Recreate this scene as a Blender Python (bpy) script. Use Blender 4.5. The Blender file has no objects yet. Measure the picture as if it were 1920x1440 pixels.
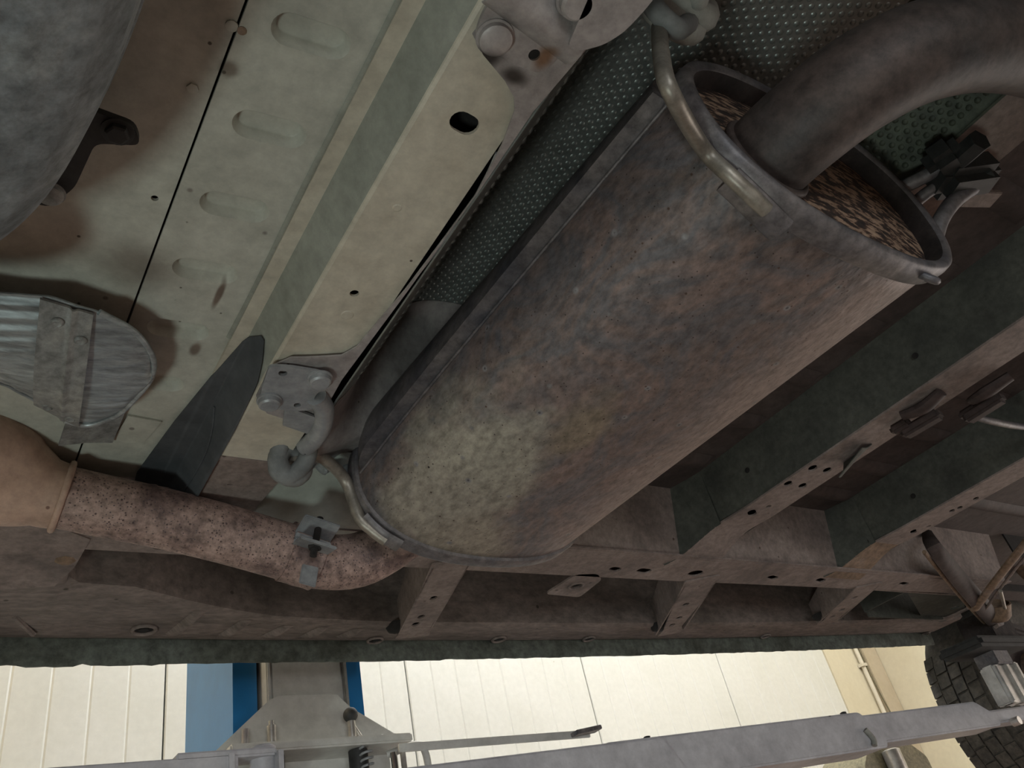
import bpy, bmesh, math, random
from mathutils import Vector, Matrix, geometry
random.seed(7)
sc = bpy.context.scene
COL = sc.collection
CZ = 1.25            # height of the camera above the workshop floor; all z below are relative to it

# ------------------------------------------------------------------ camera, world, lights, exposure
R = Matrix(((0.8259956,0.1731260,0.5364314),(-0.5255726,0.5805005,0.6219265),(-0.2037270,-0.7956422,0.5704811)))
cam_d = bpy.data.cameras.new('camera'); cam = bpy.data.objects.new('camera', cam_d); COL.objects.link(cam)
cam_d.sensor_width = 36; cam_d.lens = 1527.58 / 1920 * 36; cam_d.clip_start = .01
cam.matrix_world = Matrix.Translation((0, 0, CZ)) @ Matrix([[R[i][0], -R[i][1], -R[i][2]] for i in range(3)]).to_4x4()
sc.camera = cam
sc.view_settings.view_transform = 'Standard'; sc.view_settings.look = 'None'
sc.view_settings.gamma = 1; sc.view_settings.use_curve_mapping = False
sc.cycles.max_bounces = 3; sc.cycles.diffuse_bounces = 2; sc.cycles.glossy_bounces = 2; sc.cycles.transmission_bounces = 1; sc.cycles.volume_bounces = 0; sc.cycles.caustics_reflective = False; sc.cycles.caustics_refractive = False
sc.view_settings.exposure = -0.42
w = bpy.data.worlds.new('world'); sc.world = w; w.use_nodes = True
w.node_tree.nodes['Background'].inputs[0].default_value = (.75, .85, 1, 1)
w.node_tree.nodes['Background'].inputs[1].default_value = .03

def area(name, loc, target, sx, sy, power, col):
    d = bpy.data.lights.new(name, 'AREA'); d.shape = 'RECTANGLE'; d.size = sx; d.size_y = sy; d.energy = power; d.color = col
    o = bpy.data.objects.new(name, d); COL.objects.link(o)
    loc = Vector(loc) + Vector((0, 0, CZ)); t = Vector(target) + Vector((0, 0, CZ))
    o.location = loc; o.rotation_euler = (t - loc).to_track_quat('-Z', 'Y').to_euler()
    return o
ASSUMED_LAMP = (-.80, .08, -1.04)                       # assumed work lamp on the floor, not in view, added as key light
area('assumed_work_lamp_light', (ASSUMED_LAMP[0], ASSUMED_LAMP[1], ASSUMED_LAMP[2] + .03), (.15, .55, .54), .30, .22, 8.5, (.86, 1, .95))  # key light of the assumed floor lamp
area('assumed_ceiling_light_a', (2.0, 2.2, 2.70), (2.0, 2.6, 0), 2.4, .3, 90, (.97, .99, 1))  # this and the next three: assumed ceiling lamps, unseen, added to light the room
area('assumed_ceiling_light_b', (4.05, 1.6, 2.70), (4.05, 2.2, 0), 2.4, .3, 72, (1, .99, .95))
area('assumed_ceiling_light_c', (-1.6, 1.8, 2.70), (-1.6, 2.2, 0), 2.4, .3, 84, (1, .80, .52))
area('assumed_ceiling_light_d', (1.5, -2.6, 2.70), (1.5, -2.6, 0), 2.4, .3, 60, (1, .93, .88))

area('assumed_side_light', (5.2, .1, -.25), (1.5, .5, .45), 2.2, 1.5, 68, (1, .90, .84))  # assumed low light from the right
area('added_near_light', (-1.6, -4.9, -.15), (.9, 1.4, .2), 3.0, 2.0, 190, (.90, .96, 1))  # light added from the near side

# ------------------------------------------------------------------ materials
def rgb(c): return (c[0], c[1], c[2], 1)
def M(name, cols, scale=8, detail=5, rough=.6, metal=0, bump=.0, bscale=60, spots=None, stretch=None, patches=(), emit=None, distort=0, grunge=(.45, 75)):
    """cols: list of (pos, rgb) over a noise; spots: list of (rgb, scale, radius, keep) voronoi specks;
    patches: list of (rgb, centre(world rel), radii, softness, noise_amount)"""
    m = bpy.data.materials.new(name); m.use_nodes = True
    nt = m.node_tree; n = nt.nodes; L = nt.links.new
    b = n['Principled BSDF']
    b.inputs['Roughness'].default_value = rough; b.inputs['Metallic'].default_value = metal
    geo = n.new('ShaderNodeNewGeometry'); pos = geo.outputs['Position']
    if stretch:
        mp = n.new('ShaderNodeMapping'); mp.inputs['Scale'].default_value = stretch; L(pos, mp.inputs['Vector']); vec = mp.outputs['Vector']
    else: vec = pos
    nz = n.new('ShaderNodeTexNoise'); nz.inputs['Scale'].default_value = scale; nz.inputs['Detail'].default_value = min(detail, 5)
    nz.inputs['Roughness'].default_value = .62; nz.inputs['Distortion'].default_value = distort; L(vec, nz.inputs['Vector'])
    cr = n.new('ShaderNodeValToRGB'); e = cr.color_ramp.elements
    while len(e) < len(cols): e.new(.5)
    for k, (p, c) in enumerate(cols): e[k].position = p; e[k].color = rgb(c)
    L(nz.outputs['Fac'], cr.inputs['Fac']); out = cr.outputs['Color']
    def mix(fac, a, bcol):
        x = n.new('ShaderNodeMix'); x.data_type = 'RGBA'; L(fac, x.inputs[0]); L(a, x.inputs[6]); x.inputs[7].default_value = rgb(bcol); return x.outputs[2]
    for (c, ctr, rad, soft, na) in patches:
        sub = n.new('ShaderNodeVectorMath'); sub.operation = 'SUBTRACT'; L(pos, sub.inputs[0]); sub.inputs[1].default_value = (ctr[0], ctr[1], ctr[2] + CZ)
        dv = n.new('ShaderNodeVectorMath'); dv.operation = 'DIVIDE'; L(sub.outputs[0], dv.inputs[0]); dv.inputs[1].default_value = rad
        ln = n.new('ShaderNodeVectorMath'); ln.operation = 'LENGTH'; L(dv.outputs[0], ln.inputs[0])
        n2 = n.new('ShaderNodeTexNoise'); n2.inputs['Scale'].default_value = 22; n2.inputs['Detail'].default_value = 3; L(pos, n2.inputs['Vector'])
        ad = n.new('ShaderNodeMath'); ad.operation = 'MULTIPLY_ADD'; L(n2.outputs['Fac'], ad.inputs[0]); ad.inputs[1].default_value = na; L(ln.outputs['Value'], ad.inputs[2])
        mr = n.new('ShaderNodeMapRange'); mr.interpolation_type = 'SMOOTHSTEP'
        mr.inputs[1].default_value = 1 + na * .5 - soft; mr.inputs[2].default_value = 1 + na * .5 + soft; mr.inputs[3].default_value = 1; mr.inputs[4].default_value = 0
        L(ad.outputs[0], mr.inputs[0]); out = mix(mr.outputs[0], out, c)
    for (c, s, r, keep) in (spots or ()):
        vo = n.new('ShaderNodeTexVoronoi'); vo.inputs['Scale'].default_value = s; L(pos, vo.inputs['Vector'])
        lt = n.new('ShaderNodeMapRange'); lt.inputs[1].default_value = r * .6; lt.inputs[2].default_value = r; lt.inputs[3].default_value = 1; lt.inputs[4].default_value = 0
        L(vo.outputs['Distance'], lt.inputs[0])
        sp = n.new('ShaderNodeSeparateColor'); L(vo.outputs['Color'], sp.inputs[0])
        th = n.new('ShaderNodeMath'); th.operation = 'LESS_THAN'; L(sp.outputs[0], th.inputs[0]); th.inputs[1].default_value = keep
        mu = n.new('ShaderNodeMath'); mu.operation = 'MULTIPLY'; L(lt.outputs[0], mu.inputs[0]); L(th.outputs[0], mu.inputs[1])
        out = mix(mu.outputs[0], out, c)
    if grunge[0]:
        g1 = n.new('ShaderNodeTexNoise'); g1.inputs['Scale'].default_value = grunge[1]; g1.inputs['Detail'].default_value = 5; g1.inputs['Roughness'].default_value = .72; L(vec, g1.inputs['Vector'])
        gm = n.new('ShaderNodeMapRange'); gm.inputs[1].default_value = .34; gm.inputs[2].default_value = .66; gm.inputs[3].default_value = 1 - grunge[0]; gm.inputs[4].default_value = 1 + grunge[0] * .55
        L(g1.outputs['Fac'], gm.inputs[0])
        gv = n.new('ShaderNodeVectorMath'); gv.operation = 'SCALE'; L(out, gv.inputs[0]); L(gm.outputs[0], gv.inputs['Scale']); out = gv.outputs[0]
    L(out, b.inputs['Base Color'])
    if bump:
        n3 = n.new('ShaderNodeTexNoise'); n3.inputs['Scale'].default_value = bscale; n3.inputs['Detail'].default_value = 2; L(vec, n3.inputs['Vector'])
        bp = n.new('ShaderNodeBump'); bp.inputs['Strength'].default_value = bump; bp.inputs['Distance'].default_value = .004
        L(n3.outputs['Fac'], bp.inputs['Height']); L(bp.outputs['Normal'], b.inputs['Normal'])
    if emit:
        b.inputs['Emission Color'].default_value = rgb(emit[0]); b.inputs['Emission Strength'].default_value = emit[1]
    if emit: m.cycles.emission_sampling = 'NONE'
    return m

DK = (.055, .048, .04)
m_beige = M('aged_beige_paint', [(.25, (.40, .36, .28)), (.5, (.57, .53, .43)), (.75, (.62, .59, .49))], 14, 6, .5, bump=.06, bscale=90,
            spots=[((.28, .24, .19), 26, .10, .30), ((.10, .08, .06), 60, .10, .10)], grunge=(.16, 60))
m_beige2 = M('grey_beige_paint', [(.25, (.36, .36, .31)), (.5, (.50, .50, .43)), (.75, (.55, .55, .48))], 12, 6, .5, bump=.06, bscale=90,
             patches=[((.17, .13, .10), (0.1629, 0.5516, 0.5400), (.0035, .018, .02), .35, .8), ((.20, .16, .125), (0.1642, 0.6332, 0.5400), (.005, .010, .02), .4, .8), ((.27, .25, .21), (0.0942, 0.5398, 0.5400), (.03, .02, .02), .8, 1.4), ((.24, .21, .17), (0.1042, 0.3303, 0.5400), (.006, .006, .02), .5, .8)],
             spots=[((.25, .23, .2), 30, .10, .30), ((.09, .08, .06), 70, .12, .12)], grunge=(.16, 60))
m_band = M('grey_green_band', [(.3, (.24, .25, .21)), (.6, (.33, .34, .29))], 10, 5, .7, bump=.08, bscale=70, grunge=(.18, 60))  # darker and greener than the beige faces
m_web_sheet = M('dark_blue_grey_sheet', [(.3, (.045, .052, .058)), (.7, (.085, .092, .098))], 16, 5, .7, bump=.05, bscale=120, grunge=(.2, 60))  # darker and bluer than the web around it
m_greenpan = M('pale_green_grey_primer', [(.3, (.40, .43, .38)), (.7, (.50, .53, .47))], 9, 5, .5, bump=.04, grunge=(.12, 60))
m_pinkmetal = M('dusty_pinkish_steel', [(.25, (.26, .235, .225)), (.5, (.36, .335, .325)), (.75, (.42, .395, .38))], 22, 6, .5, .25, bump=.12, bscale=80,
                patches=[((.045, .04, .036), (0.2421, 0.2234, 0.4900), (.012, .012, .02), .45, 1.0), ((.06, .052, .047), (0.2683, 0.2282, 0.4900), (.012, .007, .02), .5, 1.2), ((.22, .13, .08), (0.2771, 0.2040, 0.4900), (.006, .010, .02), .6, 1.4)],
                spots=[((.24, .13, .07), 18, .16, .16), ((.06, .05, .045), 60, .10, .1)], grunge=(.26, 70))
m_bluemetal = M('dusty_bluish_steel', [(.25, (.22, .235, .245)), (.5, (.33, .345, .355)), (.75, (.40, .41, .41))], 22, 6, .45, .3, bump=.1, bscale=80,
                spots=[((.07, .07, .07), 70, .12, .15)], grunge=(.22, 70))
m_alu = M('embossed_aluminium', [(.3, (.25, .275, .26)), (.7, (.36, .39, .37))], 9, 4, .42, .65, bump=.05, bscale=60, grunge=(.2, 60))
m_alu_shade = M('shaded_dark_green_aluminium', [(.3, (.035, .042, .03)), (.55, (.065, .075, .052)), (.8, (.10, .11, .085))], 14, 6, .6, .3, bump=.12, bscale=60)  # aluminium with the shade on the shield's right side put into its colour
m_alu2 = M('corrugated_aluminium', [(.25, (.24, .27, .28)), (.5, (.36, .40, .41)), (.8, (.46, .49, .49))], 18, 6, .45, .5, bump=.15, bscale=45, stretch=(.35, 1.6, 1))
m_strap = M('dull_zinc_strap', [(.25, (.20, .205, .20)), (.5, (.29, .30, .29)), (.75, (.34, .33, .30))], 20, 6, .6, .3, bump=.12, bscale=70,
            spots=[((.5, .47, .42), 40, .12, .12)])
m_tank = M('dusty_grey_plastic_tank', [(.25, (.10, .118, .125)), (.5, (.18, .20, .21)), (.75, (.25, .27, .268))], 20, 7, .7, bump=.5, bscale=110,
           spots=[((.36, .37, .36), 90, .12, .12)], distort=.6)
m_muffler = M('heat_stained_muffler_steel', [(.30, (.115, .118, .135)), (.41, (.20, .155, .14)), (.50, (.145, .138, .145)), (.60, (.235, .175, .155)), (.72, (.17, .162, .165)), (.85, (.25, .215, .20))], 13, 10, .52, .2, bump=.22, bscale=140,
              stretch=(1, .6, 1), distort=.7, grunge=(.42, 110),
              patches=[((.37, .345, .285), (.447, .615, .43), (.058, .10, .085), .5, 1.5), ((.33, .30, .25), (.455, .70, .43), (.05, .08, .08), .5, 1.5), ((.33, .29, .235), (.50, .735, .41), (.055, .05, .06), .5, 1.6),
                       ((.27, .22, .165), (.505, .50, .42), (.022, .045, .08), .5, 2.0), ((.30, .235, .215), (.68, .45, .43), (.06, .40, .07), .8, 1.2)],  # long last patch paints the light along the lower right edge
              spots=[((.245, .238, .238), 40, .17, .45), ((.10, .095, .10), 40, .07, .45), ((.025, .02, .02), 60, .10, .09), ((.09, .055, .04), 130, .18, .12), ((.06, .045, .04), 240, .22, .14)])
m_cap = M('flaking_rust', [(.42, (.025, .017, .014)), (.50, (.07, .038, .026)), (.54, (.30, .20, .135)), (.7, (.42, .30, .21))], 110, 4, .85, bump=.6, bscale=130, stretch=(.5, 1, 1.6), grunge=(.3, 60))
m_near_black = M('near_black_rust', [(.35, (.018, .014, .013)), (.6, (.04, .03, .027)), (.8, (.07, .05, .042))], 30, 6, .85, bump=.3, bscale=90)  # much darker than the other rust tones
m_rim = M('blue_grey_scorched_rim', [(.3, (.10, .10, .115)), (.55, (.18, .165, .165)), (.75, (.23, .21, .20))], 20, 6, .5, .3, bump=.12, bscale=100)
m_tail = M('scorched_brown_tailpipe', [(.3, (.045, .044, .045)), (.5, (.075, .058, .052)), (.7, (.10, .073, .064))], 11, 7, .6, .15, bump=.12, bscale=90,
           spots=[((.04, .03, .03), 60, .08, .1)])
m_rod = M('worn_bright_hanger_rod', [(.3, (.22, .20, .17)), (.6, (.36, .33, .28)), (.8, (.42, .39, .33))], 30, 6, .45, .5, bump=.15, bscale=90, grunge=(.3, 80))
m_pipe = M('speckled_pink_brown_pipe', [(.35, (.15, .10, .09)), (.5, (.34, .235, .20)), (.7, (.42, .30, .255))], 26, 9, .65, bump=.2, bscale=140,
           spots=[((.09, .055, .05), 210, .30, .40), ((.10, .075, .08), 330, .32, .45)], grunge=(.5, 120))
m_cone = M('pale_rust_pink_cone', [(.3, (.40, .265, .20)), (.5, (.52, .36, .275)), (.75, (.58, .42, .33))], 9, 6, .6, bump=.12, bscale=80,
           spots=[((.20, .11, .08), 40, .10, .12)], grunge=(.22, 60))
m_dust = M('road_dust_on_steel', [(.25, (.13, .105, .095)), (.5, (.255, .205, .183)), (.75, (.33, .27, .24))], 10, 7, .75, bump=.25, bscale=60,
           spots=[((.09, .06, .045), 40, .12, .15)], grunge=(.30, 90))
m_dust_shade = M('shaded_greenish_dust_on_steel', [(.25, (.042, .044, .038)), (.5, (.072, .076, .063)), (.75, (.105, .108, .09))], 12, 7, .75, bump=.25, bscale=60, grunge=(.30, 90))  # dusty steel darkened so the crossmember webs read as shaded
m_rustdust = M('rust_stained_dust', [(.3, (.16, .105, .07)), (.5, (.25, .17, .11)), (.7, (.28, .215, .175))], 16, 7, .75, bump=.3, bscale=60)
m_floorpan = M('shaded_undersealed_floor', [(.3, (.052, .038, .035)), (.55, (.085, .064, .058)), (.8, (.11, .088, .078))], 7, 6, .75, bump=.25, bscale=40, grunge=(.3, 60))  # underseal, with the shade of the recessed floor darkened into it
m_sill = M('dirty_sill_paint', [(.3, (.13, .108, .092)), (.55, (.225, .185, .163)), (.8, (.28, .225, .198))], 9, 7, .7, bump=.3, bscale=50, stretch=(.6, 1.6, 1),
           spots=[((.07, .06, .045), 30, .12, .2)], grunge=(.4, 70))
m_flange = M('dark_green_sill_flange', [(.3, (.055, .06, .045)), (.55, (.115, .13, .11)), (.8, (.15, .17, .15))], 14, 7, .8, bump=.3, bscale=60)  # darker and greener than the sill underside
m_hole = M('shade_black', [(.3, (.012, .011, .010)), (.7, (.02, .018, .017))], 30, 3, .9)  # black standing for the shade inside holes and cavities
m_rubber = M('grey_dusty_rubber', [(.3, (.15, .16, .16)), (.6, (.23, .24, .235)), (.8, (.28, .28, .26))], 24, 5, .75, bump=.12, bscale=60, grunge=(.2, 70))
m_rubber2 = M('dust_coated_beige_rubber', [(.3, (.25, .25, .225)), (.6, (.33, .33, .295)), (.8, (.38, .37, .33))], 24, 5, .75, bump=.12, bscale=60, grunge=(.2, 70))
m_black = M('black_plastic', [(.3, (.018, .019, .019)), (.7, (.035, .035, .033))], 30, 4, .65)
m_blackbrown = M('dark_brown_plastic_clip', [(.3, (.035, .024, .022)), (.7, (.06, .04, .036))], 30, 4, .7)
m_tyre = M('dusty_tyre_rubber', [(.3, (.05, .045, .038)), (.6, (.085, .075, .06)), (.8, (.12, .105, .085))], 25, 6, .85, bump=.2, bscale=120)
m_white_steel = M('bare_bright_steel', [(.35, (.45, .43, .40)), (.6, (.66, .64, .60))], 30, 4, .35, .7, grunge=(.12, 40))
m_chrome = M('chrome', [(.4, (.72, .72, .70)), (.6, (.80, .80, .78))], 10, 2, .12, 1, grunge=(.04, 40))
m_lift = M('grey_lift_paint', [(.3, (.52, .505, .46)), (.55, (.60, .59, .545)), (.8, (.64, .63, .59))], 7, 5, .45, bump=.02, grunge=(.12, 40))
m_arm = M('worn_lilac_grey_arm_paint', [(.3, (.42, .41, .43)), (.55, (.54, .53, .55)), (.8, (.60, .59, .61))], 9, 6, .45, bump=.06, bscale=50,
          spots=[((.10, .08, .07), 22, .12, .15)], grunge=(.14, 50))
m_blue = M('blue_column_paint', [(.35, (.02, .18, .44)), (.65, (.025, .205, .49))], 5, 3, .35, grunge=(.04, 40))
m_wall = M('cream_sandwich_panel', [(.35, (.75, .745, .67)), (.65, (.80, .795, .73))], 2.5, 4, .32, spots=[((.55, .5, .4), 9, .03, .2)], grunge=(.04, 40))
m_wall2 = M('warm_cream_wall', [(.35, (.72, .64, .46)), (.65, (.78, .71, .53))], 2.5, 4, .5, grunge=(.04, 40))
m_joint = M('panel_joint_sealant', [(.4, (.20, .18, .13)), (.6, (.26, .24, .18))], 12, 3, .8)
m_trimtan = M('tan_trim_paint', [(.4, (.55, .46, .32)), (.6, (.60, .51, .37))], 6, 3, .6, grunge=(.04, 40))
m_pvc = M('ivory_conduit_plastic', [(.4, (.72, .66, .52)), (.6, (.77, .71, .57))], 6, 3, .4, grunge=(.04, 40))
m_floor = M('worn_red_grey_epoxy_floor', [(.3, (.17, .115, .095)), (.55, (.23, .16, .135)), (.8, (.27, .19, .16))], 1.6, 6, .55, grunge=(.04, 40))
m_ceil = M('white_ceiling', [(.4, (.6, .6, .58)), (.6, (.68, .68, .66))], 2, 3, .8, grunge=(.04, 40))
m_orange = M('orange_plastic', [(.4, (.75, .20, .06)), (.6, (.82, .25, .08))], 8, 3, .4, grunge=(.04, 40))
m_olive = M('olive_brown_casing', [(.3, (.17, .15, .085)), (.7, (.25, .22, .13))], 9, 4, .5)
m_lampglass = M('lamp_glass', [(.4, (.9, .95, .92)), (.6, (.9, .95, .92))], 5, 1, .4, emit=((.86, 1, .95), 6), grunge=(.04, 40))  # glow of the assumed work lamp
m_tube = M('fluorescent_diffuser', [(.4, (.95, .95, .9)), (.6, (.95, .95, .9))], 5, 1, .4, emit=((1, .96, .88), 6), grunge=(.04, 40))  # glow of the assumed ceiling lamps
# ------------------------------------------------------------------ mesh helpers (coordinates relative to camera height)
def join(*parts):
    V, F = [], []
    for v, f in parts:
        k = len(V); V += [tuple(p) for p in v]; F += [tuple(i + k for i in q) for q in f]
    return V, F
def world_of(o):
    p = Vector((0, 0, 0))
    while o is not None: p += o.location; o = o.parent
    return p
def mk(name, vf, mat, par=None, smooth=0, label=None, kind=None):
    v, f = vf
    W = [Vector((p[0], p[1], p[2] + CZ)) for p in v]
    if par is None:
        lo = [min(p[i] for p in W) for i in range(3)]; hi = [max(p[i] for p in W) for i in range(3)]
        org = Vector(((lo[0] + hi[0]) / 2, (lo[1] + hi[1]) / 2, lo[2]))
    else: org = world_of(par)
    me = bpy.data.meshes.new(name); me.from_pydata([p - org for p in W], [], f)
    bm = bmesh.new(); bm.from_mesh(me); bmesh.ops.recalc_face_normals(bm, faces=bm.faces); bm.to_mesh(me); bm.free()
    if smooth:
        me.polygons.foreach_set('use_smooth', [True] * len(me.polygons)); me.set_sharp_from_angle(angle=math.radians(smooth))
    me.materials.append(mat)
    o = bpy.data.objects.new(name, me); COL.objects.link(o)
    if par is None: o.location = org
    else: o.parent = par
    if label: o['label'] = label
    if kind: o['kind'] = kind
    return o
def tag(o, label, cat, group=None):
    o['label'] = label; o['category'] = cat
    if group: o['group'] = group
    return o
def thing(name, loc, label, cat, group=None):
    o = bpy.data.objects.new(name, None); COL.objects.link(o); o.empty_display_size = .05
    o.location = (loc[0], loc[1], loc[2] + CZ); return tag(o, label, cat, group)
def clone(o, name, shift, par):
    c = o.copy(); COL.objects.link(c); c.name = name; c.parent = par; c.location = Vector(o.location) + Vector(shift); return c
def box(x0, x1, y0, y1, z0, z1, bev=0):
    bm = bmesh.new(); bmesh.ops.create_cube(bm, size=1)
    for v in bm.verts: v.co = Vector(((x0 + x1) / 2 + v.co.x * (x1 - x0), (y0 + y1) / 2 + v.co.y * (y1 - y0), (z0 + z1) / 2 + v.co.z * (z1 - z0)))
    if bev: bmesh.ops.bevel(bm, geom=bm.edges[:], offset=bev, segments=2, affect='EDGES')
    bm.verts.index_update(); r = [tuple(v.co) for v in bm.verts], [tuple(v.index for v in f.verts) for f in bm.faces]; bm.free(); return r
def xf(vf, m): return [tuple(m @ Vector(p)) for p in vf[0]], vf[1]
def frame_mat(o, x, y):
    x = Vector(x).normalized(); y = Vector(y); y = (y - x * x.dot(y)).normalized(); z = x.cross(y)
    return Matrix(((x.x, y.x, z.x, o[0]), (x.y, y.y, z.y, o[1]), (x.z, y.z, z.z, o[2]), (0, 0, 0, 1)))
def obox(o, x, y, sx, sy, sz, bev=0): return xf(box(-sx / 2, sx / 2, -sy / 2, sy / 2, -sz / 2, sz / 2, bev), frame_mat(o, x, y))
def prism(poly, m, t):
    """closed polygon (u,v) extruded along w by t, mapped through matrix m"""
    n = len(poly); v = [(p[0], p[1], 0) for p in poly] + [(p[0], p[1], t) for p in poly]
    f = [tuple(range(n))[::-1], tuple(range(n, 2 * n))] + [(i, (i + 1) % n, n + (i + 1) % n, n + i) for i in range(n)]
    return xf((v, f), m)
def plate(outer, holes, m, t):
    loops = [outer] + list(holes); tri = geometry.tessellate_polygon([[Vector((p[0], p[1], 0)) for p in l] for l in loops])
    P = [p for l in loops for p in l]; n = len(P)
    v = [(p[0], p[1], 0) for p in P] + [(p[0], p[1], t) for p in P]; f = [tuple(a) for a in tri] + [(a[2] + n, a[1] + n, a[0] + n) for a in tri]
    k = 0
    for l in loops:
        c = len(l); f += [(k + i, k + (i + 1) % c, n + k + (i + 1) % c, n + k + i) for i in range(c)]; k += c
    return xf((v, f), m)
XY = lambda z: Matrix(((1, 0, 0, 0), (0, 1, 0, 0), (0, 0, 1, z), (0, 0, 0, 1)))
def XZ(y): return Matrix(((1, 0, 0, 0), (0, 0, 1, y), (0, 1, 0, 0), (0, 0, 0, 1)))      # (u,v)->(x,z), w -> +y
def YZ(x): return Matrix(((0, 0, 1, x), (1, 0, 0, 0), (0, 1, 0, 0), (0, 0, 0, 1)))      # (u,v)->(y,z), w -> +x
def circ(cx, cy, r, n=16, ry=None): return [(cx + r * math.cos(2 * math.pi * i / n), cy + (ry or r) * math.sin(2 * math.pi * i / n)) for i in range(n)]
def stadium(cx, cy, L, r, ang=0, n=8):
    o = []
    for s, a0 in ((1, -90), (-1, 90)):
        for i in range(n + 1):
            a = math.radians(a0 + 180 * i / n); o.append((s * L / 2 + r * math.cos(a), r * math.sin(a)))
    c, d = math.cos(ang), math.sin(ang)
    return [(cx + p[0] * c - p[1] * d, cy + p[0] * d + p[1] * c) for p in o]
def rnd(poly, r, n=5):
    """round the corners of a polygon"""
    o = []; N = len(poly)
    for i in range(N):
        p = Vector(poly[i]); a = Vector(poly[i - 1]); b = Vector(poly[(i + 1) % N])
        rr = min(r, (a - p).length * .45, (b - p).length * .45)
        s = p + (a - p).normalized() * rr; e = p + (b - p).normalized() * rr
        for k in range(n + 1):
            t = k / n; q = s * (1 - t) ** 2 + p * 2 * t * (1 - t) + e * t * t; o.append((q.x, q.y))
    return o
def catmull(P, res=8, closed=False):
    P = [Vector(p) for p in P]; N = len(P); o = []
    for i in range(N if closed else N - 1):
        a = P[i - 1] if (i or closed) else P[0] * 2 - P[1]; b = P[i]; c = P[(i + 1) % N]
        d = P[(i + 2) % N] if (closed or i + 2 < N) else c * 2 - b
        for k in range(res):
            t = k / res; o.append(.5 * ((2 * b) + (c - a) * t + (2 * a - 5 * b + 4 * c - d) * t * t + (3 * b - a - 3 * c + d) * t ** 3))
    if not closed: o.append(P[-1])
    return o
def tube(path, rad, n=14, closed=False, cap=True, flat=1.0):
    N = len(path); path = [Vector(p) for p in path]
    R_ = rad if isinstance(rad, (list, tuple)) else [rad] * N
    T = [((path[(i + 1) % N] if (closed or i < N - 1) else path[i]) - (path[i - 1] if (closed or i) else path[i])).normalized() for i in range(N)]
    up = Vector((0, 0, 1)) if abs(T[0].z) < .9 else Vector((1, 0, 0)); nv = (up - T[0] * up.dot(T[0])).normalized(); v, f = [], []
    for i in range(N):
        nv = (nv - T[i] * nv.dot(T[i])).normalized(); bv = T[i].cross(nv)
        for k in range(n):
            a = 2 * math.pi * k / n; v.append(tuple(path[i] + (nv * math.cos(a) * flat + bv * math.sin(a)) * R_[i]))
    for i in range(N if closed else N - 1):
        j = (i + 1) % N
        for k in range(n): f.append((i * n + k, i * n + (k + 1) % n, j * n + (k + 1) % n, j * n + k))
    if cap and not closed: f += [tuple(range(n)), tuple(range((N - 1) * n, N * n))]
    return v, f
def interp_r(keys, n):
    o = []
    for i in range(n):
        t = i / (n - 1) * (len(keys) - 1); k = min(int(t), len(keys) - 2); o.append(keys[k] + (keys[k + 1] - keys[k]) * (t - k))
    return o
def lathe(o, d, prof, n=20):
    d = Vector(d).normalized(); up = Vector((0, 0, 1)) if abs(d.z) < .9 else Vector((1, 0, 0)); a = (up - d * up.dot(d)).normalized(); b = d.cross(a)
    o = Vector(o); v, f = [], []
    for h, r in prof:
        for k in range(n): t = 2 * math.pi * k / n; v.append(tuple(o + d * h + (a * math.cos(t) + b * math.sin(t)) * max(r, 1e-5)))
    for i in range(len(prof) - 1):
        for k in range(n): f.append((i * n + k, i * n + (k + 1) % n, (i + 1) * n + (k + 1) % n, (i + 1) * n + k))
    f += [tuple(range(n)), tuple(range((len(prof) - 1) * n, len(prof) * n))]
    return v, f
def hexbolt(o, d, r, h): return join(lathe(o, d, [(0, r * 1.35), (h * .22, r * 1.35), (h * .25, r * 1.25)], 22), lathe(o, d, [(h * .2, r), (h * .85, r), (h, r * .8)], 6))
def roundbolt(o, d, r, h): return lathe(o, d, [(0, r * 1.15), (h * .2, r * 1.15), (h * .25, r), (h * .8, r * .98), (h, r * .8)], 24)
def grid(fn, nu, nv, t=0):
    """surface fn(u,v) 0..1; optional thickness along +z"""
    v = [tuple(fn(i / nu, j / nv)) for i in range(nu + 1) for j in range(nv + 1)]
    q = lambda i, j: i * (nv + 1) + j
    f = [(q(i, j), q(i + 1, j), q(i + 1, j + 1), q(i, j + 1)) for i in range(nu) for j in range(nv)]
    if t:
        n = len(v); v += [(p[0], p[1], p[2] + t) for p in v[:n]]; f += [tuple(k + n for k in a)[::-1] for a in f]
        ring = [q(i, 0) for i in range(nu + 1)] + [q(nu, j) for j in range(1, nv + 1)] + [q(i, nv) for i in range(nu - 1, -1, -1)] + [q(0, j) for j in range(nv - 1, 0, -1)]
        f += [(a, b, b + n, a + n) for a, b in zip(ring, ring[1:] + ring[:1])]
    return v, f
def lerp_tab(tab, x):
    if x <= tab[0][0]: return tab[0][1]
    for (a, b), (c, d) in zip(tab, tab[1:]):
        if x <= c: return b + (d - b) * (x - a) / (c - a)
    return tab[-1][1]
def offset_poly(line, t):
    """polyline (u,v) -> closed polygon of a sheet of thickness t on its left"""
    L2 = [Vector(p) for p in line]; o = []
    for i, p in enumerate(L2):
        d = ((L2[i + 1] - p).normalized() if i < len(L2) - 1 else Vector((0, 0))) + ((p - L2[i - 1]).normalized() if i else Vector((0, 0)))
        d.normalize(); o.append(p + Vector((-d.y, d.x)) * t)
    return [tuple(p) for p in L2] + [tuple(p) for p in reversed(o)]
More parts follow.
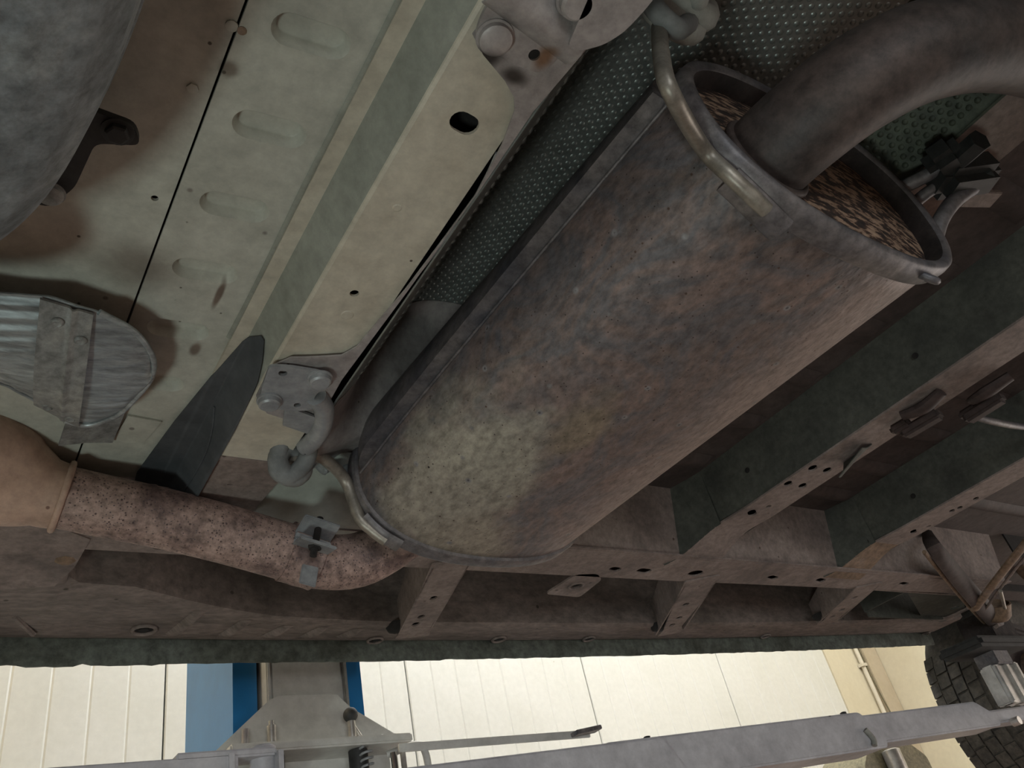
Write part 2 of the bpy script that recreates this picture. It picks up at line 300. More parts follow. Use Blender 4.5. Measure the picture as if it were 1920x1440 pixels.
def strip(line, m, w, t):
    P = offset_poly(line, t); n = len(line); A = P[:n]; B = P[n:][::-1]
    v = [(p[0], p[1], h) for h in (0, w) for L_ in (A, B) for p in L_]; f = []
    q = lambda e, l, i: e * 2 * n + l * n + i
    for i in range(n - 1):
        f += [(q(0, 0, i), q(0, 0, i + 1), q(1, 0, i + 1), q(1, 0, i)), (q(0, 1, i), q(1, 1, i), q(1, 1, i + 1), q(0, 1, i + 1)),
              (q(0, 0, i), q(0, 1, i), q(0, 1, i + 1), q(0, 0, i + 1)), (q(1, 0, i), q(1, 0, i + 1), q(1, 1, i + 1), q(1, 1, i))]
    for i in (0, n - 1): f.append((q(0, 0, i), q(1, 0, i), q(1, 1, i), q(0, 1, i)))
    return xf((v, f), m)
def sheet_y(line, y0, y1, t): return strip(line, XZ(y0), y1 - y0, t)
def sheet_x(line, x0, x1, t): return strip(line, YZ(x0), x1 - x0, t)

# ------------------------------------------------------------------ the workshop shell
fl = mk('floor', box(-5.2, 5.3, -5.2, 3.2, -1.35, -1.25), m_floor); fl['kind'] = 'structure'
ce = mk('ceiling', box(-5.2, 5.3, -5.2, 3.2, 2.85, 2.95), m_ceil); ce['kind'] = 'structure'
wf = mk('wall_far', box(-5.2, 5.5, 3.235, 3.33, -1.25, 2.85), m_joint); wf['kind'] = 'structure'
wl = mk('wall_left', box(-5.3, -5.2, -5.2, 3.33, -1.25, 2.85), m_wall2); wl['kind'] = 'structure'
wn = mk('wall_near', box(-5.3, 5.4, -5.3, -5.2, -1.25, 2.85), m_wall2); wn['kind'] = 'structure'
wr = mk('wall_right', box(5.32, 5.4, -5.2, 3.235, -1.25, 2.85), m_joint); wr['kind'] = 'structure'
# sandwich panels of the far wall: shallow vee grooves along each sheet, open joint between sheets
PW = 1.0; G = 8
prof = []
for k in range(G):
    x = PW * k / G
    if k: prof += [(x - .006, 0), (x, .0035), (x + .006, 0)]
    else: prof += [(.003, .004), (.007, 0)]
prof += [(PW - .007, 0), (PW - .003, .004)]
poly = prof + [(PW - .003, .032), (.003, .032)]
pm = Matrix(((1, 0, 0, 0), (0, 1, 0, 3.2), (0, 0, 1, -1.25), (0, 0, 0, 1)))
first = None
for k in range(-6, 4):
    xs = .752 + k * PW
    if xs > 5.3: break
    if first is None:
        first = mk('wall_panel', xf(prism(poly, pm, 4.1), Matrix.Translation((xs, 0, 0))), m_wall, wf); fx = xs
    else: clone(first, 'wall_panel', (xs - fx, 0, 0), wf)
mk('wall_panel', box(4.755, 5.318, 3.2, 3.232, -1.25, 2.85, .004), m_wall2, wf)
rfirst = None
for k in range(8):
    y = 3.195 - (k + 1) * .62
    if rfirst is None: rfirst = mk('wall_panel', box(5.29, 5.32, y + .004, y + .616, -1.25, 2.85, .003), m_wall2, wr); ry = y
    else: clone(rfirst, 'wall_panel', (0, y - ry, 0), wr)
t1 = mk('trim_1', box(5.13, 5.288, 3.17, 3.198, -1.25, 2.85, .004), m_trimtan); t1['kind'] = 'structure'

# ------------------------------------------------------------------ car underbody
car = thing('car_underbody', (1.0, .5, .48), 'dust-covered steel underbody of a car raised overhead on the lift', 'car')
# beige floor panels, seam between them
ovals = [(.146, .203), (.146, .2835), (.1455, .3665), (.1450, .4485), (.1440, .5270), (.1430, .6100), (.1425, .6950)]
OL, ORR = .030, .0125
holes = [stadium(x, y, OL, ORR, -.10, 10) for x, y in ovals]
pan = mk('floor_panel', plate([(.1008, -.5), (.192, -.5), (.192, .93), (.1, .93)], holes, XY(.540), .003), m_beige2, car)
def dish(x, y):
    v, f = [], []; rings = [(0, 0.0002), (.0006, .0006), (.0036, .0088), (.0050, .0096)]
    for ins, dz in rings:
        for p in stadium(x, y, OL, ORR - ins, -.10, 10): v.append((p[0], p[1], .540 + dz))
    n = len(v) // len(rings)
    for r in range(len(rings) - 1):
        for i in range(n): f.append((r * n + i, r * n + (i + 1) % n, (r + 1) * n + (i + 1) % n, (r + 1) * n + i))
    f.append(tuple(range(3 * n, 4 * n))); return v, f
d0 = mk('oval_pressing', dish(*ovals[0]), m_beige2, pan, 60)
for x, y in ovals[1:]: clone(d0, 'oval_pressing', (x - ovals[0][0], y - ovals[0][1], 0), pan)
pan2 = mk('floor_panel', plate([(-1.1, -.5), (.0990, -.5), (.0982, .93), (-1.1, .93)], [circ(.0867, .4635, .0028)], XY(.5415), .003), m_beige2, car)
mk('weld_nut', lathe((.0862, .3555, .5420), (0, 0, -1), [(0, .0042), (.002, .0042), (.0022, .003)], 6), m_beige2, pan2)
mk('weld_nut', lathe((.0962, .2990, .5420), (0, 0, -1), [(0, .0042), (.002, .0042), (.0022, .003)], 12), m_beige2, pan2)
mk('weld_nut', lathe((.1030, .2990, .5405), (0, 0, -1), [(0, .0032), (.001, .0032)], 12), m_rustdust, pan)
# the cross channel with its sloped web and slotted lower face
mk('channel_flange', plate([(.1895, -.5), (.2035, -.5), (.2035, .80), (.1895, .80)], [], XY(.5355), .004), m_beige, car)
mk('sealer_bead', tube(catmull([(.1885 + .0006 * math.sin(i * 1.7), -.5 + .065 * i, .5385) for i in range(18)], 4), .0030, 8, flat=.5), m_band, car, 60)
mk('channel_web', sheet_y([(.2030, .5365), (.2215, .5025)], -.5, .80, .003), m_band, car)
ch = [(.2245, -.5), (.293, -.5), (.293, .757), (.2245, .752)]
chole = [stadium(.2585, .2790, .0065, .0085, .12), circ(.2560, .4720, .0042)]
mk('channel_face', join(plate(ch, chole, XY(.500), .003), sheet_y([(.2210, .5035), (.2222, .5012), (.2247, .4998)], -.5, .757, .002),
   box(.2900, .2930, -.5, .757, .503, .62)), m_beige, car)
mk('cavity_shade', box(.226, .289, .20, .50, .522, .524), m_hole, car)  # black sheet behind the holes, standing for the shade inside
mk('spot_weld', lathe((.2612, .5000, .5), (0, 0, -1), [(0, .006), (.0006, .005), (.0008, .001)], 16), m_beige, car)
mk('spot_weld', lathe((.2480, .3700, .5), (0, 0, -1), [(0, .004), (.0005, .003), (.0006, .001)], 16), m_beige, car)
# dark pointed sheet on the web, and the stepped end of the channel
gu = [(.2100, .575), (.2150, .595), (.2195, .62), (.2230, .70), (.2245, .86), (.2240, .93), (.176, .93), (.160, .86), (.1735, .75), (.1900, .66), (.2035, .59)]
def gz(x): return lerp_tab([(.15, .5362), (.1885, .5355), (.1900, .5340), (.2020, .5335), (.2205, .4995), (.2240, .4975), (.23, .4970)], x)
def gus(u, v):
    y = .575 + (.93 - .575) * u
    lo = lerp_tab([(.575, .2085), (.60, .2000), (.66, .1890), (.75, .1750), (.86, .162), (.93, .170)], y); hi = lerp_tab([(.575, .2110), (.595, .2160), (.62, .2195), (.70, .2225), (.93, .2240)], y)
    x = lo + (hi - lo) * v; return (x, y, gz(x) - .0005)
mk('web_sheet', grid(gus, 40, 60, .0012), m_web_sheet, car, 40)
mk('web_sheet_rib', tube(catmull([(.2035, .705, .529), (.2095, .735, .5180), (.2130, .78, .5120), (.2120, .86, .5140), (.208, .93, .520)], 6), .0012, 8), m_web_sheet, car, 60)
mk('channel_end', join(plate(rnd([(.222, .757), (.318, .748), (.303, .80), (.293, .93), (.215, .93)], .01), [circ(.2530, .8150, .0032, 12, .002)], XY(.505), .003),
   box(.222, .30, .750, .757, .499, .510)), m_dust, car)
mk('channel_end', plate([(.19, .80), (.2245, .757), (.2245, .93), (.15, .93)], [], XY(.5375), .003), m_beige, car)
mk('pale_floor_panel', sheet_x([(.775, .542), (.80, .536), (.880, .502), (.90, .4975)], .296, .66, .003), m_greenpan, car)
mk('floor_lip', plate([(.13, .755), (.164, .758), (.156, .80), (.125, .81)], [], XY(.5375), .002), m_beige2, car)
mk('rear_floor_flap', sheet_y([(.075, .520), (.10, .528), (.125, .532)], .735, .80, .002), m_strap, car)
# dark floor over the middle and rear, with pressed ribs running along the car
mk('rear_floor', join(plate([(.80, -.6), (4.6, -.6), (4.6, 1.12), (2.0, 1.25), (-.6, 1.25), (-.6, .93), (.80, .93)], [], XY(.622), .003)), m_floorpan, car)
def floor_rib(x0, x1, y):
    return grid(lambda u, v: (x0 + (x1 - x0) * u, y - .02 + .04 * v, .6215 - .010 * math.sin(math.pi * v) ** .8 * min(1, u * 14, (1 - u) * 14)), 20, 8)
for x0, x1, ys in ((.885, 1.050, (.05, .17, .29, .41, .53, .65, .77)), (1.16, 1.50, (.20, .33, .46, .58, .70, .80)), (1.60, 2.5, (.30, .45, .60, .75))):
    for y in ys: mk('floor_rib', floor_rib(x0, x1, y), m_floorpan, car, 60)
mk('body_light_block', join(box(-1.1, 4.6, -.62, 1.37, .80, .81), box(-1.1, 2.5, 1.36, 1.37, .56, .80), box(2.4, 4.6, 1.37, 1.48, .80, .81), box(2.42, 4.6, 1.47, 1.48, .62, .80), box(-1.1, 4.6, -.63, -.62, .45, .81), box(4.6, 4.61, -.62, 1.47, .55, .8), box(-1.11, -1.1, -.62, 1.37, .45, .8)), m_floorpan, car)  # unseen shell in place of the car body, added to block ceiling light
# longitudinal side rail
def rail_y(x): return -.010 * (x - .7) if x > .7 else 0
rin, rout = .885, .978
rb = [(-.9, rin + .01), (2.15, rin - .012), (2.15, rout - .030), (1.7, rout - .020), (1.1, rout - .004), (.5, rout + .004), (-.9, rout + .012)]
rh = [stadium(.217, .968, .010, .006, .1), stadium(.535, .956, .012, .0065, .15), stadium(.935, .945, .011, .0075, .15), stadium(1.000, .944, .016, .0085, .1),
      stadium(1.331, .936, .016, .0075, .2), stadium(1.477, .933, .016, .0075, .2), stadium(1.759, .922, .020, .007, .1), circ(1.123, .940, .017, 18, .012)]
mk('side_rail', join(plate(rb, rh, XY(.500), .003),
   prism([(rin + .008, .503), (rin + .001, .499), (rin + .0005, .506), (.862, .622), (.865, .622), (rin + .006, .508)], YZ(-.9), 3.05),
   prism([(rout - .014, .503), (rout - .010, .503), (rout - .004, .62), (rout - .008, .62)], YZ(-.9), 3.05)), m_dust, car)
mk('cavity_shade', box(-.2, 2.1, .90, .955, .545, .548), m_hole, car)
# sill: flat underside, inner wall, hanging pinch flange
def sy(x): return 1.312 - (.021 * (x - .4) ** 2 if x > .4 else 0)
inn = [(-.9, .985), (.128, .985), (.1285, 1.035), (.134, 1.100), (.150, 1.118), (.218, 1.124), (.325, 1.175), (.438, 1.212), (.63, 1.226), (1.0, 1.218), (1.5, 1.196), (2.0, 1.158), (2.36, 1.12)]
xs = [-.9 + .05 * i for i in range(20)] + [.1, .128, .1285, .134, .15, .18, .218] + [.25 + .05 * i for i in range(43)]; xs = sorted(set(round(x, 4) for x in xs if x <= 2.36))
v, f = [], []
def sill_z(x, t): return .516 - (.010 * math.exp(-((x - .03) / .10) ** 2) * math.sin(math.pi * min(1, t * 1.1)) if x < .3 else 0) + .004 * math.exp(-((x - .06) / .012) ** 2) * (1 if t > .25 else 0)
NV = 12
for x in xs:
    a = lerp_tab(inn, x); b = sy(x)
    v.append((x, a - .004, .622)); v.append((x, a - .001, .56))
    for k in range(NV + 1): t = k / NV; v.append((x, a + (b - a) * t, sill_z(x, t) + .004 * (1 - min(1, t * 12)) + .006 * max(0, t - .9) * 10))
w_ = NV + 3
for i in range(len(xs) - 1):
    for k in range(w_ - 1): f.append((i * w_ + k, (i + 1) * w_ + k, (i + 1) * w_ + k + 1, i * w_ + k + 1))
mk('sill', (v, f), m_sill, car, 50)
# pinch flange with its uneven lower edge
edge = []
x = -.9
while x <= 2.36:
    z = .4835 + random.uniform(-.0008, .0008)
    if .118 < x < .182: z -= .0030
    if .182 <= x < .194: z += .0006
    if .194 <= x < .30: z -= .0022
    if x > .80: z += .0012
    edge.append((round(x, 4), z)); x += .012
def flange(t0):
    v, f = [], []
    for x, z in edge:
        y = sy(x) + .0005
        v += [(x, y - .002, .523), (x, y - .0035, .510), (x, y - .0015, z + .006), (x, y, z), (x, y + .004, z), (x, y + .004, .523)]
    for i in range(len(edge) - 1):
        for k in range(6): f.append((i * 6 + k, (i + 1) * 6 + k, (i + 1) * 6 + (k + 1) % 6, i * 6 + (k + 1) % 6))
    f += [(0, 1, 2, 3, 4, 5), tuple(range((len(edge) - 1) * 6, len(edge) * 6))]
    return v, f
mk('sill_flange', flange(0), m_flange, car, 40)
mk('sill_outer', grid(lambda u, v: (-.9 + 3.26 * u, sy(-.9 + 3.26 * u) + .004 + .06 * v, .515 + .06 * v), 30, 2), m_flange, car)  # unseen outer sill sheet, added to block light from the wall
for p, s in (((0.2624, 1.2593, 0.5150), 1.5), ((0.6560, 1.2960, 0.5150), 1.2), ((0.9149, 1.2876, 0.5150), 1.2), ((1.1366, 1.2817, 0.5150), 1.1), ((1.6690, 1.2572, 0.5150), 1.0), ((2.3253, 1.2292, 0.5150), 1.1)):
    plug = mk('drain_plug', tube([(p[0] + .011 * s * math.cos(a * math.pi / 9), p[1] + .011 * s * math.sin(a * math.pi / 9), .514) for a in range(18)], .0022 * s, 6, True), m_sill, car, 60)
    mk('plug_centre', lathe((p[0], p[1], .5165), (0, 0, -1), [(0, .0105 * s), (.0012, .010 * s), (.0008, .005 * s), (.003, .0045 * s), (.0035, .0015 * s)], 18), m_hole, plug, 40)
for k, (xa, dx) in enumerate(((.305, .02), (.385, .02), (.455, .022), (.52, .02), (.585, .02))):
    mk('sill_rib', grid(lambda u, v: (xa + dx * (1 - u) + .020 * (v - .5) , lerp_tab(inn, xa) + .025 + (1.285 - lerp_tab(inn, xa) - .025) * u, .5155 - .0085 * math.sin(math.pi * v) * math.sin(math.pi * min(1, max(0, u))) ** .5), 10, 8), m_sill, car, 60)
mk('sill_brace', sheet_y([(.035, .506), (.041, .500), (.052, .500), (.058, .506)], 1.13, 1.28, .002), m_sill, car)
mk('sill_brace', obox((.105, 1.245, .512), (.5, 1, 0), (-1, .5, 0), .07, .008, .006, .002), m_sill, car, 40)
# front end of the rail cover, torn edge
mk('rail_cover', join(plate([(-.9, .90), (.05, .90), (.135, .955), (.131, 1.03), (.118, 1.085), (.06, 1.10), (-.9, 1.10)], [], XY(.498), .004),
   box(-.9, .05, .897, .90, .498, .62)), m_dust, car)
mk('rust_scab', lathe((.118, 1.012, .498), (0, 0, -1), [(0, .012), (.002, .009), (.003, .002)], 7), m_rustdust, car)
# crossmembers with pierced lower faces and flared feet on the rail
def crossmember(x0, x1, y0, holes, shift):
    a = rnd([(x0 + .012, y0), (x1 + .012, y0), (x1 + .002, .76), (x1 - .004, .80), (x0 - .006, .80), (x0, .74)], .004, 3)
    low = plate(a, holes, XY(.520), .003)
    def foot(u, v):
        y = .80 + .115 * u; c = (x0 + x1) / 2 - .004; hw = (x1 - x0) / 2 + .020 * u ** 2
        return (c + hw * (2 * v - 1) - .018 * u, y, .520 - .0225 * (3 * u * u - 2 * u ** 3))
    left = [(x0, .520), (x0 - .004, .53), (x0 - .008, .622)]
    web = grid(lambda u, v: (x0 - .006 * v + (.012 * (1 - u)) , y0 + (.86 - y0) * u, .521 + .101 * v), 30, 8, .0)
    web2 = grid(lambda u, v: (x1 + .004 * v + (.012 * (1 - u)), y0 + (.86 - y0) * u, .521 + .101 * v), 30, 8, .0)
    wf1 = grid(lambda u, v: (foot(u, 0)[0] - .002 * v, foot(u, 0)[1], foot(u, 0)[2] + (.622 - foot(u, 0)[2]) * v), 10, 6)
    wf2 = grid(lambda u, v: (foot(u, 1)[0] + .002 * v, foot(u, 1)[1], foot(u, 1)[2] + (.622 - foot(u, 1)[2]) * v), 10, 6)
    return low, grid(foot, 14, 8, .002), join(web, web2, wf1, wf2)
h1 = [stadium(*(1.0919, 0.7562), .012, .007, .6), circ(*(1.1066, 0.7316), .005), stadium(*(1.0783, 0.6626), .006, .0065, .6), stadium(*(1.1133, 0.6619), .006, .0065, .6),
      stadium(*(1.0820, 0.6144), .006, .007, .6), stadium(*(1.1163, 0.6130), .006, .0065, .6)]
l, ft, wb = crossmember(1.064, 1.144, -.5, h1, 0)
cm = mk('crossmember', l, m_dust, car)
mk('web', wb, m_dust_shade, cm, 40); mk('foot', ft, m_dust, cm, 50)
mk('cavity_shade', box(1.07, 1.14, .0, .82, .540, .542), m_hole, cm)
for q in ((1.0600, 0.7106, 0.5710), (1.0640, 0.3871, 0.5633), (1.0560, 0.8649, 0.5650)): mk('web_hole', lathe((q[0] - .0005, q[1], q[2]), (1, 0, 0), [(0, .0045), (.001, .0045), (.0012, .003)], 12), m_hole, cm)
fl_ = (1.1032, 0.5623, 0.5180)
mk('torn_tab', grid(lambda u, v: (fl_[0] - .012 + .034 * u, fl_[1] - .03 + .055 * v, .5185 - .030 * math.sin(math.pi * (1 - u) * .5) * (.4 + .6 * v)), 8, 8, .0015), m_dust_shade, cm, 40)
h2 = [stadium(*(1.5562, 0.7472), .012, .006, .5), circ(*(1.5715, 0.7225), .005), stadium(*(1.5600, 0.6622), .006, .005, .5), stadium(*(1.5663, 0.6486), .006, .005, .5), stadium(*(1.5658, 0.6139), .006, .005, .5)]
l, ft, wb = crossmember(1.506, 1.584, -.5, h2, 0)
cm2 = mk('crossmember', l, m_dust, car)
mk('web', wb, m_dust_shade, cm2, 40); mk('foot', ft, m_rustdust, cm2, 50)
mk('cavity_shade', box(1.52, 1.58, .0, .82, .540, .542), m_hole, cm2)
for q in ((1.5000, 0.8395, 0.5561), (1.5020, 0.6882, 0.5605), (1.5000, 0.8159, 0.5287)): mk('web_hole', lathe((q[0] - .0005, q[1], q[2]), (1, 0, 0), [(0, .005), (.001, .005), (.0012, .003)], 12), m_hole, cm2)
for q in ((1.5711, 0.6685, 0.6200), (1.5589, 0.7533, 0.6200), (1.5471, 0.5428, 0.6200)):
    mk('floor_slot', obox((q[0], q[1], .6195), (.3, 1, 0), (1, 0, 0), .07, .022, .006, .002), m_hole, car)
# outriggers between rail and sill
def outrigger(p0, p1, w0, w1, hs):
    d = Vector((p1[0] - p0[0], p1[1] - p0[1])); L = d.length; m = frame_mat((p0[0], p0[1], p0[2]), (d.x, d.y, p1[2] - p0[2]), (-d.y, d.x, 0))
    o = rnd([(-.02, -w0 / 2), (L * .3, -w0 / 2), (L - .03, -w1 / 2), (L + .015, -w1 / 2 - .008), (L + .015, w1 / 2 + .006), (L - .03, w1 / 2), (L * .3, w0 / 2), (-.02, w0 / 2 + .004)], .006, 3)
    a = plate(o, [stadium(L * u, s, .006, r, .2) for u, s, r in hs], m, .003)
    s1 = prism([(0, 0), (L, 0), (L, .05), (0, .09)], m @ Matrix(((1, 0, 0, 0), (0, 0, 1, w0 / 2 - .003), (0, 1, 0, 0), (0, 0, 0, 1))), .003)
    s2 = prism([(0, 0), (L, 0), (L, .05), (0, .09)], m @ Matrix(((1, 0, 0, 0), (0, 0, 1, -w0 / 2), (0, 1, 0, 0), (0, 0, 0, 1))), .003)
    return join(a, s1, s2)
for p0, p1, w0, w1, hs in (((0.6276, 0.9685, 0.4980), (0.7072, 1.2481, 0.5060), .058, .050, ((.42, .0, .0055), (.70, .004, .0055), (.82, .006, .0065))),
                           ((1.1650, 0.9694, 0.4980), (1.3152, 1.2237, 0.5060), .066, .040, ((.40, .004, .0065), (.68, .0, .0065), (.82, .006, .006))),
                           ((1.6572, 0.9502, 0.4980), (1.7725, 1.1471, 0.5060), .060, .044, ((.25, .004, .006), (.62, .0, .006), (.82, .006, .006)))):
    og = mk('outrigger', outrigger(p0, p1, w0, w1, hs), m_dust, car)
    mx = ((p0[0] + p1[0]) / 2, (p0[1] + p1[1]) / 2, .53)
    mk('cavity_shade', obox(mx, (p1[0] - p0[0], p1[1] - p0[1], 0), (-1, .3, 0), .2, .034, .002), m_hole, og)
    mk('sealer_blob', lathe((p1[0] - .035, p1[1] - .01, .520), (0, 0, -1), [(0, .022), (.010, .018), (.014, .006)], 9), m_hole, og, 60)
bp = [(0.8614, 1.0509), (0.9416, 1.0577), (0.9377, 0.9856), (0.9125, 0.9653), (0.8714, 0.9719)]
mk('jack_bracket', join(plate(rnd(bp, .010, 4), [circ(*(0.9013, 1.0127), .011, 18, .011), circ(*(0.8742, 1.0346), .003), circ(*(0.9235, 0.9999), .003)], XY(.500), .003),
   tube([((0.9013, 1.0127)[0] + .013 * math.cos(a), (0.9013, 1.0127)[1] + .013 * math.sin(a), .4995) for a in [i * math.pi / 10 for i in range(20)]], .0025, 6, True),
   box(.89, .925, .97, 1.0, .503, .56)), m_dust, car)
mk('bracket_nut', lathe((*(0.9013, 1.0127), .506), (0, 0, -1), [(0, .012), (.003, .012), (.0031, .004), (.001, .002)], 6), m_hole, car)
# rear corner: hanger box and wheel housing
bx = [(1.8542, 0.9734), (2.0131, 0.9354), (2.2330, 1.0464), (2.2608, 1.1330), (2.1430, 1.1204)]
hb = mk('hanger_box', join(plate(rnd(bx, .012, 3), [circ(*(2.1755, 1.0433), .012)], XY(.508), .004), box(1.86, 1.866, .95, 1.10, .512, .62), box(1.87, 2.2, 1.098, 1.102, .500, .62)), m_dust_shade, car)
mk('hanger_lip', tube(catmull([(2.1734, 1.1094, 0.5060), (2.2191, 1.0979, 0.5050), (2.2230, 1.0354, 0.5050)], 6), .009, 8, flat=.5), m_dust, hb, 60)
mk('wheel_housing', join(box(2.38, 2.384, 1.0, 1.37, .56, .80), box(2.38, 3.4, 1.10, 1.104, .60, .80), box(2.2, 3.4, .85, .854, .56, .80)), m_hole, car)

# ------------------------------------------------------------------ muffler
muf = thing('muffler', (.575, .49, .41), 'large oval heat-stained muffler hanging under the car', 'muffler')
A, B = Vector((.5985, .198, .520)), Vector((.553, .780, .507))
def mp(t, ang, da=0, n=2.35):
    c = A + (B - A) * t; a = .167 + da; b = .1045 - .0045 * t + da; ca, sa = math.cos(ang), math.sin(ang)
    return (c.x + a * math.copysign(abs(ca) ** (2 / n), ca), c.y, c.z + b * math.copysign(abs(sa) ** (2 / n), sa))
SEG = 112
def ring_surf(stations, closed_ends=False):
    v, f = [], []
    for t, da in stations:
        for k in range(SEG): v.append(mp(t, 2 * math.pi * k / SEG, da))
    for i in range(len(stations) - 1):
        for k in range(SEG): f.append((i * SEG + k, i * SEG + (k + 1) % SEG, (i + 1) * SEG + (k + 1) % SEG, (i + 1) * SEG + k))
    return v, f
mk('shell', ring_surf([(.022, -.001)] + [(.025 + .95 * i / 24, 0) for i in range(25)] + [(.978, -.001)]), m_muffler, muf, 60)
mk('near_rim', ring_surf([(.034, 0), (.032, .0045), (.026, .0060), (.006, .0065), (-.006, .0050), (-.010, .0015), (-.008, -.004), (-.004, -.0055)]), m_rim, muf, 50)
mk('rim_inside', ring_surf([(-.004, -.0055), (.002, -.0065), (.034, -.0075)]), m_near_black, muf, 50, label='near-black inside of the rolled rim')
mk('far_rim', ring_surf([(.966, 0), (.968, .0035), (.975, .0045), (.994, .0045), (1.004, .002), (1.006, -.003), (1.0, -.006), (.975, -.0075)]), m_rim, muf, 50)
def cap(t, dome):
    v, f = [], []; c = A + (B - A) * t; c.z -= 0
    for r in range(9):
        s = 1 - r / 8
        for k in range(SEG):
            p = mp(t, 2 * math.pi * k / SEG, -.007); q = Vector((c.x, p[1], c.z)); p = q + (Vector(p) - q) * s
            v.append((p.x, p.y + dome * (1 - s ** 2.2), p.z))
    for i in range(8):
        for k in range(SEG): f.append((i * SEG + k, i * SEG + (k + 1) % SEG, (i + 1) * SEG + (k + 1) % SEG, (i + 1) * SEG + k))
    return v, f
mk('end_cap', cap(.026, -.008), m_cap, muf, 60, label='flaking rusty end cap')
mk('end_cap', cap(.978, .006), m_rim, muf, 60)
# overlapped wrapper edge along the side of the shell
def jk(u): return .016 * min(1, (1 - u) * 14) ** .5 + .0005
def seam_a(u): return 166 + 14 * u
def jacket(u, v):
    t = .036 + .918 * u; return mp(t, math.radians(seam_a(u) + (20 - seam_a(u)) * v), jk(u))
mk('outer_jacket', join(grid(jacket, 60, 40), grid(lambda u, v: mp(.036 + .918 * u, math.radians(seam_a(u)), jk(u) * (1 - v) - .001 * v), 60, 2), grid(lambda u, v: mp(.036, math.radians(166 - 146 * u), jk(0) * (1 - v)), 40, 1)), m_rim, muf, 40, label='darker overlapped upper jacket')
mk('lock_seam', tube([mp(.036 + .92 * i / 60, math.radians(seam_a(i / 60) + 1.5), .0010) for i in range(61)], .0018, 8), m_rim, muf, 60)
# hanger rods welded to the rims
def on_muf(lst): return [mp(t, math.radians(a), d) for t, a, d in lst]
rod1 = catmull([(0.3908, 0.1750, 0.5649), (0.3727, 0.1760, 0.5146), (0.3629, 0.1780, 0.4678)] + on_muf([(.016, 200, .014), (.016, 214, .0135), (.018, 224, .0125), (.022, 231, .011)]), 8)
mk('hanger_rod', tube(rod1, .0066, 14), m_rod, muf, 60, label='worn bright steel hanger rod')
ft1 = on_muf([(.024, 214, .009), (.026, 224, .0082), (.030, 232, .0075), (.036, 240, .006)])
mk('rod_foot', tube(catmull(ft1, 6), .012, 12, flat=.42), m_rim, muf, 60)
rod2 = catmull([(0.2985, 0.7350, 0.4891), (0.3040, 0.7350, 0.5010), (0.3221, 0.7400, 0.5111), (0.3494, 0.7550, 0.5113), (0.3767, 0.7720, 0.4981)] + on_muf([(.990, 204, .011), (.990, 214, .010), (.990, 224, .0095)]), 8)
mk('hanger_rod', tube(rod2, .0072, 14), m_rod, muf, 60, label='worn bright steel hanger rod')
ft2 = on_muf([(.988, 206, .008), (.988, 214, .008), (.988, 222, .0078), (.988, 231, .007)])
mk('rod_foot', tube(catmull(ft2, 6), .0115, 12, flat=.45), m_rim, muf, 60)
ey = (0.6831, 0.2050, 0.4195)
mk('drain_eye', join(tube([(ey[0] + .010 * math.cos(i * math.pi / 10), ey[1] + .006 * math.sin(i * math.pi / 10), ey[2] + .010 * math.sin(i * math.pi / 10)) for i in range(20)], .0035, 8, True)), m_rim, muf, 60)
tp = catmull([(.516, .245, .498), (.513, .205, .499), (.518, .165, .500), (.534, .120, .504), (.571, .080, .514), (.632, .050, .528), (.72, .030, .545), (.84, .02, .57)], 8)
mk('tail_pipe', tube(tp, .0395, 32, cap=False), m_tail, muf, 60, label='thick scorched brown tail pipe bending away')
mk('weld_bead', tube([(p[0], p[1], p[2]) for p in [Vector((.5135, .204, .499)) + Vector((math.cos(a), 0, math.sin(a))) * .041 for a in [i * math.pi / 18 for i in range(36)]]], .004, 8, True), m_tail, muf, 60)

# ------------------------------------------------------------------ front exhaust pipe
ex = thing('exhaust_pipe', (.25, .86, .42), 'speckled rusty exhaust pipe running from the pale cone to the muffler', 'pipe')
pp = catmull([(.075, .860, .499), (.13, .86, .490), (.19, .86, .481), (.26, .86, .467), (.322, .86, .452), (.374, .862, .441), (.425, .856, .443), (.468, .828, .462), (.492, .79, .480), (.500, .765, .487)], 8)
mk('pipe', tube(pp, .0335, 28, cap=False), m_pipe, ex, 60)
cn = [Vector(p) for p in ((-.20, .85, .535), (-.12, .852, .532), (-.04, .854, .528), (.005, .856, .522), (.030, .857, .515), (.052, .858, .506), (.074, .859, .4995), (.088, .860, .497))]
mk('cone', tube(catmull(cn, 6), interp_r([.080, .080, .078, .0735, .063, .047, .0365, .0352], 43), 36, cap=False), m_cone, ex, 60, label='pale pinkish tapered cone at the pipe end')
c0 = Vector((.0905, .860, .4965)); ax = Vector((.055, 0, -.009)).normalized(); a1 = Vector((0, 1, 0)); a2 = ax.cross(a1)
mk('weld_bead', tube([c0 + (a1 * math.cos(i * math.pi / 20) + a2 * math.sin(i * math.pi / 20)) * (.0355 + .001 * math.sin(i * 2.3)) for i in range(40)], .0036, 8, True), m_cone, ex, 60)
